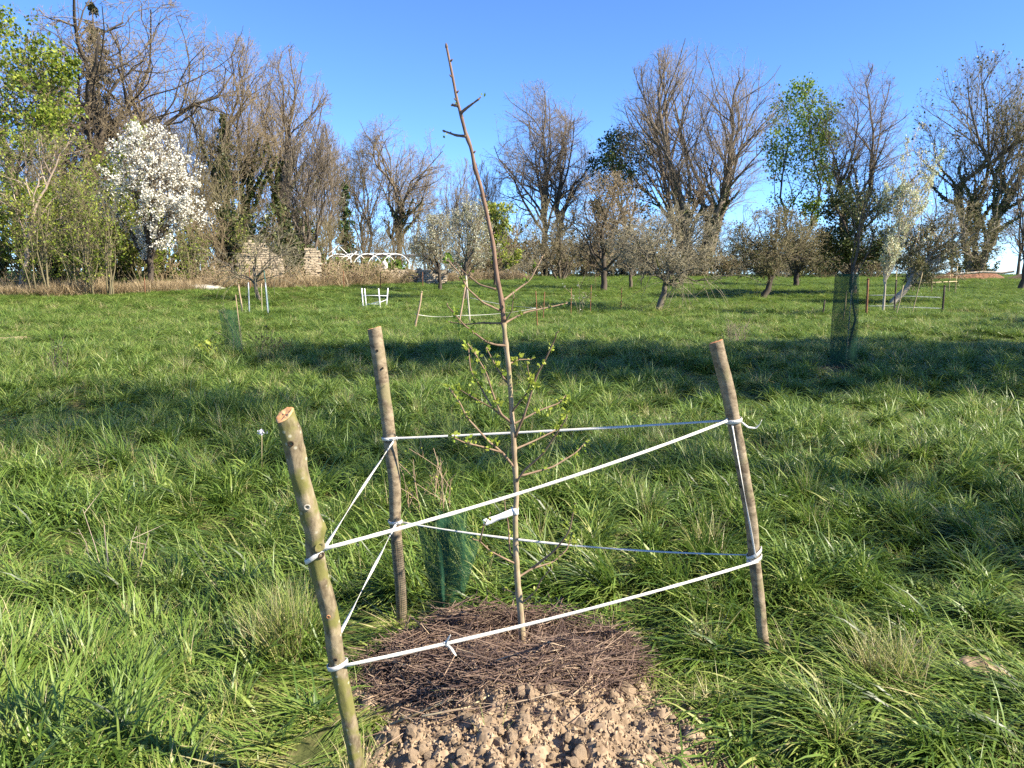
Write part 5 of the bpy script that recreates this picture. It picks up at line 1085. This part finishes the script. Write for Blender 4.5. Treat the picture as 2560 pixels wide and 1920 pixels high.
def log_post(name, label, P, r_top, r_bot, mat, cut, seed, slant, knots=(), rough=0.05, scars=0):
    """P from top to foot; a slightly crooked debarked-looking round stake with a sawn top"""
    rng = np.random.default_rng(seed); P = np.array(P, float)
    foot = P[-1] + norm(P[-1] - P[-2]) * 0.28; P = np.concatenate([P, [foot]])
    d = np.concatenate([[0], np.cumsum(np.linalg.norm(np.diff(P, axis=0), axis=1))]); n = 110; s = np.linspace(0, d[-1], n)
    C = np.stack([np.interp(s, d, P[:, k]) for k in range(3)], -1)
    ker = np.ones(7) / 7
    for k in range(3): C[3:-3, k] = np.convolve(C[:, k], ker, 'valid')
    S = 28; a = np.arange(S) * 2 * np.pi / S; root = thing(name, label, 'stake', tuple(foot))
    tg = norm(np.gradient(C, axis=0)); u = norm(np.cross(tg, np.array([0, 1.0, 0]))); w = np.cross(tg, u)
    rr = r_top + (r_bot - r_top) * s / d[-1]
    A, SS = np.meshgrid(a, s)
    rad = rr[:, None] * (1 + rough * (vnoise(A * 1.9 + 3, SS * 14, seed) - 0.5) * 2 + rough * 0.6 * (vnoise(np.cos(A) * 4 + 9, SS * 60 + np.sin(A) * 4, seed + 1) - 0.5) * 2)
    for (t0, ang, amp, sg) in knots:
        rad = rad + rr[:, None] * amp * np.exp(-((SS - t0) / sg) ** 2 - (np.angle(np.exp(1j * (A - ang))) / 0.55) ** 2)
    for q in range(scars):
        t0 = rng.uniform(0.05, d[-1] - 0.35); rad = rad - rr[:, None] * 0.035 * np.exp(-((SS - t0 - 0.006 * np.sin(A + q)) / 0.003) ** 2)
    ring = C[:, None, :] + rad[..., None] * (np.cos(a)[None, :, None] * u[:, None, :] + np.sin(a)[None, :, None] * w[:, None, :])
    # slanting saw cut: slide the first rings along the axis
    off = (ring[0] - C[0]) @ np.array(slant)
    fall = np.clip(1 - s / 0.06, 0, 1)
    ring = ring + fall[:, None, None] * (off[None, :, None] * -tg[0][None, None, :])
    V = (ring - foot).reshape(-1, 3); i = np.arange(n - 1)[:, None] * S; j = np.arange(S)[None]; j2 = (j + 1) % S
    q = np.stack([i + j, i + S + j, i + S + j2, i + j2], -1).reshape(-1, 4); mb = MB(); mb.add(V, q); obj('bark', mb, mat, root)
    # sawn face, slightly dished, three rings
    c0 = ring[0].mean(0); rings = [c0 + (ring[0] - c0) * f + tg[0] * h for f, h in ((0.99, 0.0), (0.86, -0.0025), (0.5, -0.001 + 0.0015), (0.12, 0.001))]
    rings = [r + rng.normal(0, 0.0007, r.shape) for r in rings]
    V = np.concatenate(rings) - foot; q = []; t = []
    for k in range(3):
        for j in range(S): q.append([k * S + j, k * S + (j + 1) % S, (k + 1) * S + (j + 1) % S, (k + 1) * S + j])
    for j in range(1, S - 1): t.append([3 * S, 3 * S + j, 3 * S + j + 1])
    mb = MB(); mb.add(V, q, t); obj('cut_top', mb, cut, root)
    return root, C, tg, u, w, rr, s, foot
def knot_part(pp, t0, ang, size, mat):
    root, C, tg, u, w, rr, s, foot = pp; k = int(np.argmin(np.abs(s - t0)))
    nrm = math.cos(ang) * u[k] + math.sin(ang) * w[k]; c = C[k] + nrm * rr[k] * 1.04
    t1 = tg[k]; t2 = np.cross(nrm, t1); a = np.arange(10) * 0.628
    V = [c + nrm * 0.002 + (np.cos(x) * t1 + np.sin(x) * t2) * size for x in a] + [c + nrm * 0.004 + (np.cos(x) * t1 + np.sin(x) * t2) * size * 0.75 for x in a] + [c - nrm * 0.002 + (np.cos(x) * t1 + np.sin(x) * t2) * size * 0.4 for x in a]
    q = [[r * 10 + j, r * 10 + (j + 1) % 10, r * 10 + 10 + (j + 1) % 10, r * 10 + 10 + j] for r in (0, 1) for j in range(10)]; t = [[20, 20 + j, 21 + j] for j in range(1, 9)]
    mb = MB(); mb.add(np.array(V) - foot, q, t); obj('knot', mb, mat, root)
CAMSIDE = -1.57
pl = log_post('wooden_stake', 'thick knobbly mossy stake with an orange sawn top, left of the sapling', POST_LEFT, 0.0250, 0.0205, M['post_bark'], M['cut_wood'], 5, (0.28, 0.32, 0),
              knots=[(0.055, 0.2, 0.28, 0.03), (0.115, 0.0, 0.22, 0.02), (0.33, 0.0, 0.5, 0.022), (0.30, 2.6, 0.12, 0.03), (0.385, 3.6, 0.3, 0.03), (0.56, 1.2, 0.1, 0.03), (0.70, 4.0, 0.1, 0.02)], rough=0.075, scars=9)
pm = log_post('wooden_stake', 'smooth grey-brown stake with an orange sawn top and black net at its foot', POST_MIDDLE, 0.0285, 0.0215, M['post_bark_smooth'], M['cut_wood'], 6, (0.15, -0.1, 0), knots=[(0.1, 1.5, 0.06, 0.03)], rough=0.035, scars=6)
pr = log_post('wooden_stake', 'smooth speckled stake with a dark red sawn top, right of the sapling', POST_RIGHT, 0.0270, 0.0185, M['post_bark_smooth'], M['cut_wood_red'], 7, (0.1, -0.12, 0), knots=[(0.62, 0.5, 0.08, 0.02)], rough=0.035, scars=5)
def cam_angle(pp, t0, turn):
    root, C, tg, u, w, rr, s, foot = pp; k = int(np.argmin(np.abs(s - t0))); v = -C[k] + np.array([0, 0, 1.55]); v = v - tg[k] * (v @ tg[k])
    return math.atan2(v @ w[k], v @ u[k]) + turn
for pp, t0, turn, sz, mt in [(pl, 0.075, 0.15, 0.008, 'knot_dark'), (pl, 0.395, -0.55, 0.010, 'knot_dark'), (pl, 0.375, -0.5, 0.016, 'post_bark'), (pl, 0.60, 0.2, 0.006, 'cut_wood_red'), (pl, 0.735, 0.15, 0.006, 'knot_dark'), (pl, 0.25, 0.1, 0.009, 'bark_pale'),
                             (pm, 0.09, 0.1, 0.006, 'knot_dark'), (pm, 0.16, -0.3, 0.005, 'knot_dark'), (pr, 0.30, 0.9, 0.005, 'knot_dark'), (pr, 0.56, 0.8, 0.006, 'knot_dark')]:
    knot_part(pp, t0, cam_angle(pp, t0, turn), sz, M[mt])

# ------------------------------------------------------------------ white tape round the stakes
def post_at(pp, z):
    k = int(np.argmin(np.abs(pp[1][:, 2] - z))); return pp[1][k], pp[5][k], pp[2][k]
def wrap(mb, pp, z, turns, width, tilt=0.0, extra=0.0035, z1=None):
    c, r, tg = post_at(pp, z); n = int(28 * turns); a = np.linspace(0, 2 * np.pi * turns, n + 1)
    zz = np.linspace(z, z1 if z1 is not None else z, n + 1)
    cs = np.array([post_at(pp, q)[0] for q in zz]); t = zz
    P = np.stack([cs[:, 0] + (r * 1.06 + extra) * np.cos(a), cs[:, 1] + (r * 1.06 + extra) * np.sin(a), zz + tilt * np.cos(a)], -1)
    ribbon(mb, P, width, 0.0, None, n, 0.002)
up_t = thing('barrier_tape', 'upper round of white woven tape tied between the three stakes', 'tape', (0, 0, 0))
lo_t = thing('barrier_tape', 'lower round of white woven tape with a knot, tied between the three stakes', 'tape', (0, 0, 0))
def strand(parent, p, q, width, twist, tw0, sag=0.0, seg=40):
    mb = MB(); rng = np.random.default_rng(int(abs(p[0] * 1000) + abs(q[2] * 777)))
    k = np.linspace(0, 1, seg + 1); wv = width * (1 - 0.35 * np.abs(np.sin(k * 7 + tw0 * 3)) ** 4 * (np.abs(twist) > 1)) * (1 + 0.06 * rng.normal(0, 1, seg + 1))
    ribbon(mb, [p, q], wv * 0.8, twist, None, seg, 0.0016, sag, tw0); return obj('strand', mb, M['tape'], parent)
def knot_lump(parent, c, s, seed):
    mb = MB(); rng = np.random.default_rng(seed); t = np.linspace(0, 6.28 * 1.6, 22)
    P = np.stack([s * np.cos(t) * (1 + .3 * np.sin(3 * t)), s * np.sin(2 * t) * .7, s * np.sin(t) * 1.1], -1) + np.array(c); mb.tubes(P, np.full(22, s * 0.42), 5, True); obj('knot', mb, M['tape'], parent)
cL, rL, _ = post_at(pl, 0.80); cM, rM, _ = post_at(pm, 0.83); cR, rR, _ = post_at(pr, 0.975)
strand(up_t, (cL[0] + 0.024, cL[1] - 0.012, 0.806), (cR[0] - 0.024, cR[1] - 0.016, 0.982), 0.0125, 0.25, 0.15, 0.022)
strand(up_t, (cL[0] + 0.022, cL[1] + 0.015, 0.800), (cM[0] + 0.020, cM[1] - 0.022, 0.826), 0.0125, 5.5, 1.2, -0.004)
strand(up_t, (cM[0] - 0.026, cM[1] - 0.024, 0.836), (cR[0] - 0.02, cR[1] + 0.02, 0.974), 0.012, 0.3, 0.5, 0.004)
for pp, z, tr, tl in ((pl, 0.783, 1.0, 0.02), (pm, 0.832, 1.0, 0.0), (pr, 0.978, 2.2, 0.004)):
    mb = MB(); wrap(mb, pp, z - 0.004, tr, 0.012, tl, z1=z + 0.004); obj('loop', mb, M['tape'], up_t)
mb = MB(); ribbon(mb, [(cR[0] + 0.027, cR[1] - 0.005, 0.974), (0.888, 2.835, 0.955), (0.915, 2.83, 0.953), (0.930, 2.83, 0.968), (0.936, 2.83, 0.985)], 0.008, 2.0, None, 18, 0.0015); obj('loose_end', mb, M['tape'], up_t)
knot_lump(up_t, (cR[0] - 0.026, cR[1] - 0.012, 0.982), 0.006, 4)
cL2, _, _ = post_at(pl, 0.44); cM2, _, _ = post_at(pm, 0.46); cR2, _, _ = post_at(pr, 0.43)
strand(lo_t, (cL2[0] + 0.020, cL2[1] - 0.016, 0.440), (cR2[0] + 0.006, cR2[1] - 0.027, 0.432), 0.0125, 0.35, 0.1, 0.018)
strand(lo_t, (cL2[0] - 0.004, cL2[1] + 0.0215, 0.500), (cM2[0] + 0.01, cM2[1] - 0.026, 0.466), 0.012, 6.5, 0.8, 0.0)
strand(lo_t, (cM2[0] + 0.022, cM2[1] + 0.010, 0.456), (cR2[0] - 0.016, cR2[1] + 0.018, 0.440), 0.012, 1.2, 0.2, 0.03)
strand(lo_t, (cR[0] - 0.012, cR[1] - 0.027, 0.965), (cR2[0] - 0.005, cR2[1] - 0.026, 0.455), 0.011, 2.2, 0.3, -0.0)
for pp, z, tr, tl in ((pl, 0.436, 1.0, 0.008), (pm, 0.462, 1.0, 0.0), (pr, 0.432, 2.0, 0.012), (pr, 0.455, 1.0, 0.02)):
    mb = MB(); wrap(mb, pp, z - 0.003, tr, 0.013, tl, z1=z + 0.003); obj('loop', mb, M['tape'], lo_t)
_p, _q2 = np.array((cL2[0] + 0.020, cL2[1] - 0.016, 0.440)), np.array((cR2[0] + 0.006, cR2[1] - 0.027, 0.432)); _f = (-0.2 - _p[0]) / (_q2[0] - _p[0])
_k = _p + (_q2 - _p) * _f - np.array([0, 0, 0.018 * 4 * _f * (1 - _f)])
knot_lump(lo_t, tuple(_k), 0.006, 8)
for p in ([_k, _k + (0.008, -0.005, 0.018), _k + (0.015, -0.005, 0.03)], [_k, _k + (0.017, -0.008, -0.012), _k + (0.032, -0.01, -0.034)]):
    mb = MB(); ribbon(mb, p, 0.008, 1.5, None, 10, 0.0015); obj('loose_end', mb, M['tape'], lo_t)
# black net cuff on the middle stake
def cuff(u, v):
    c0 = np.array([np.interp(v * 0.36 + 0.02, pm[1][::-1, 2], pm[1][::-1, k]) for k in range(3)]).T; a = -2.2 + 3.4 * u
    return c0 + np.stack([0.027 * np.cos(a), 0.027 * np.sin(a), 0 * a], -1)
tag(obj('net_cuff', net(cuff, 13, 36, 0.0013, 14, 10), M['net_black']), 'black net cuff wrapped round the foot of the smooth middle stake', 'net')

# ------------------------------------------------------------------ crumpled green net leaning in the grass
cn = thing('crumpled_net', 'crumpled piece of green plastic net leaning in the grass between two stakes', 'net', (-0.30, 3.28, gz(-0.30, 3.28)))
def sheet(A, B, C, D, bulge, rip):
    A, B, C, D = (np.array(p, float) for p in (A, B, C, D))
    def f(u, v):
        u_, v_ = np.asarray(u)[..., None], np.asarray(v)[..., None]
        p = (A * (1 - u_) + B * u_) * (1 - v_) + (D * (1 - u_) + C * u_) * v_
        return p + np.array([0.25, -1, 0.1]) * (bulge * np.sin(np.pi * u_) + rip * np.sin(9 * u_ + 4 * v_) * v_)
    return f
obj('back_layer', net(sheet((-0.04, 0.04, -0.03), (0.06, 0.07, -0.03), (0.10, 0.06, 0.50), (-0.125, 0.02, 0.44), 0.03, 0.008), 34, 74, 0.0017, 14, 10), M['net'], cn)
obj('folded_layer', net(sheet((-0.02, -0.02, 0.20), (0.085, 0.0, 0.12), (0.16, 0.02, 0.36), (-0.02, -0.03, 0.52), 0.025, 0.01), 30, 52, 0.0017, 14, 10), M['net'], cn)
obj('front_layer', net(sheet((-0.045, -0.01, -0.03), (0.0, -0.03, -0.03), (0.03, -0.04, 0.50), (-0.12, 0.0, 0.44), 0.04, 0.008), 30, 74, 0.0017, 14, 10), M['net'], cn)

# ------------------------------------------------------------------ the planted sapling
M['sap_bark'] = bark_mat('sapling_bark', (0.20, 0.14, 0.085), (0.40, 0.31, 0.20), 30, 0.4, 0.35, moss=(0.26, 0.23, 0.12), moss_amt=0.35, rand=0.0)
M['sap_young'] = bark_mat('sapling_young_bark', (0.11, 0.065, 0.045), (0.25, 0.16, 0.11), 40, 0.4, 0.2, rand=0.12)
M['sap_twig'] = bark_mat('sapling_twig', (0.11, 0.07, 0.045), (0.32, 0.225, 0.145), 30, 0.4, 0.2, rand=0.25)
M['bud_leaf'] = leaf_mat('bud_leaves', [(0.0, (0.07, 0.13, 0.02)), (0.5, (0.20, 0.29, 0.035)), (1.0, (0.40, 0.44, 0.07))], 0.45, 0.4, 0.2)
M['bud'] = bark_mat('bud_scales', (0.10, 0.06, 0.045), (0.22, 0.16, 0.12), 60, 1, 0.1, rand=0.1)
def smooth_line(P, n):
    P = np.array(P, float); d = np.concatenate([[0], np.cumsum(np.linalg.norm(np.diff(P, axis=0), axis=1))]); s = np.linspace(0, d[-1], n)
    C = np.stack([np.interp(s, d, P[:, k]) for k in range(3)], -1)
    if n > 8: C[1:-1] = (C[:-2] + 2 * C[1:-1] + C[2:]) / 4
    return C, s / d[-1]
def build_sapling():
    rng = np.random.default_rng(77); root = thing('sapling', 'newly planted bare sapling with small green buds inside the three taped stakes', 'sapling', STEM[0])
    b0 = np.array(STEM[0])
    C, t = smooth_line(STEM, 90)
    zs = C[:, 2]; rad = np.interp(zs, [0.0, 0.07, 0.25, 0.45, 0.7, 1.0, 1.4, 1.68, 2.0, 2.29], [0.0165, 0.0142, 0.0128, 0.0108, 0.0100, 0.0090, 0.0084, 0.0076, 0.0062, 0.0040])
    rad = rad * (1 + 0.05 * (vnoise(zs * 40, zs * 0 + 1, 5) - 0.5) * 2)
    for z0 in (0.29, 0.36, 0.42, 0.75, 0.8, 0.87, 0.92, 0.97, 1.27, 1.35, 1.43, 1.47, 2.0, 2.08, 1.9, 1.78): rad = rad + 0.0022 * np.exp(-((zs - z0) / 0.010) ** 2)
    k = int(np.argmin(np.abs(zs - 1.35)))
    mb = MB(); mb.tubes(C[:k + 1] - b0, rad[:k + 1], 12, True); obj('stem', mb, M['sap_bark'], root)
    mb = MB(); mb.tubes(C[k:] - b0, rad[k:], 10, True); lead = obj('leading_shoot', mb, M['sap_young'], root)
    tipc = C[-1] - b0; mb = MB(); mb.tubes(np.stack([tipc - [0, 0, .006], tipc, tipc + [-.001, 0, .006], tipc + [-.002, 0, .012]]), np.array([.0042, .0052, .0038, .0008]), 8, True); obj('bud', mb, M['bud'], root)
    buds = []
    for z0, sd in ((1.72, -1), (1.79, 1), (1.60, -1), (1.66, 1), (2.15, 1), (2.21, -1), (2.26, 1), (1.87, -1), (2.11, -1), (1.95, 1)):
        i = int(np.argmin(np.abs(zs - z0))); p = C[i] - b0; d = norm(np.array([sd * 0.8, -0.3, 0.7])); q = p + d * rad[i] * 0.8
        mb = MB(); mb.tubes(np.stack([q, q + d * .004, q + d * .009, q + d * .013]), np.array([.0026, .0036, .0024, .0005]), 6, True); obj('bud', mb, M['bud'], root); buds.append(q + d * 0.009)
    for bi, B in enumerate(BRANCHES):
        P, tt = smooth_line(B, max(10, 5 * len(B))); L = np.linalg.norm(np.diff(P, axis=0), axis=1).sum()
        top = bi >= 27
        r0 = 0.0058 if top else 0.0026 + 0.006 * min(L, 0.45)
        r = r0 * (1 - 0.55 * tt) * (1 + 0.10 * rng.normal(0, 1, len(tt)).clip(-1, 1)); r[0] *= 1.35
        if top: r[-2:] *= 1.35
        mb = MB(); mb.tubes(P - b0, r, 7, True); br = obj('branch', mb, M['sap_young'] if top else M['sap_twig'], root)
        # spurs with buds and young leaves along the branch
        ns = int(2 + L * 22) if not top else 2; lm = MB(); zc = P[:, 2].mean()
        lush = 1.0 if 0.85 < zc < 1.32 else 0.45
        for q in range(ns):
            f = rng.uniform(0.25, 1.0) if q else 1.0; i = min(int(f * (len(P) - 1)), len(P) - 2); p = P[i] + (P[i + 1] - P[i]) * rng.uniform() - b0
            if q == 0: p = P[-1] - b0
            d = norm(rng.normal(0, 1, 3) + np.array([0, -0.2, 0.8])); l = rng.uniform(0.004, 0.014)
            sp = MB(); sp.tubes(np.stack([p, p + d * l * 0.6, p + d * l]), np.array([.0018, .0022, .0012]), 5, True); obj('spur', sp, M['sap_twig'], br)
            nl = int(rng.integers(3, 9)) if rng.uniform() < lush else int(rng.integers(0, 3))
            if nl:
                cc = p + d * l + rng.normal(0, 0.006, (nl, 3)); dl = norm(d + rng.normal(0, 0.7, (nl, 3)))
                lm.leaves(cc + dl * 0.007, 0.0135 if lush > .5 else 0.0105, rng, 1.35, dirs=dl, a=np.clip(rng.normal(0.8 if zc < 1.32 else 0.4, 0.2, nl), 0, 1))
        if lm.n: obj('young_leaves', lm, M['bud_leaf'], br)['kind'] = 'stuff'
    return root
build_sapling()
# white plant label round the stem
M['label_white'] = plain_mat('white_plastic_label', (0.78, 0.78, 0.77), (0.84, 0.84, 0.83), 12, 0.45, 0.0)
M['ink'] = plain_mat('faded_ink', (0.05, 0.05, 0.06), (0.10, 0.09, 0.10), 40, 0.8, 0.0)
tg_ = thing('plant_label', 'blank white strip label looped round the sapling stem', 'label', (0.0, 2.81, 0.60))
def tg_strip():
    o0 = np.array([0.0, 2.81, 0.60]); A = np.array([-0.107, 2.775, 0.602]); B = np.array([0.0, 2.812, 0.632]); n = 14; t = np.linspace(0, 1, n + 1)[:, None]
    C = A + (B - A) * t + np.array([0, -0.004, 0]) * np.sin(np.pi * t); mb = MB(); ribbon(mb, C - o0, 0.0245, 0.0, None, 14, 0.0012); obj('strip', mb, M['label_white'], tg_)
    a = np.linspace(0, 2 * np.pi, 25); c = np.array([0.012, 2.833, 0.630]); P = np.stack([c[0] + 0.0125 * np.cos(a), c[1] + 0.0125 * np.sin(a), c[2] + 0 * a], -1); mb = MB(); ribbon(mb, P - o0, 0.0245, 0.0, None, 24, 0.0012); obj('loop', mb, M['label_white'], tg_)
    for p, w in ((np.array([-0.078, 2.7815, 0.611]), 0.0035), (np.array([0.008, 2.8190, 0.631]), 0.0045)):
        mb = MB(); mb.box(p - o0, (w, 0.001, 0.0025)); obj('ink_mark', mb.mesh('ink_mark', False), M['ink'], tg_)
tg_strip()
_tri = sum(len(me.loops) - 2 * len(me.polygons) for me in bpy.data.meshes)
print("unique triangles:", _tri)
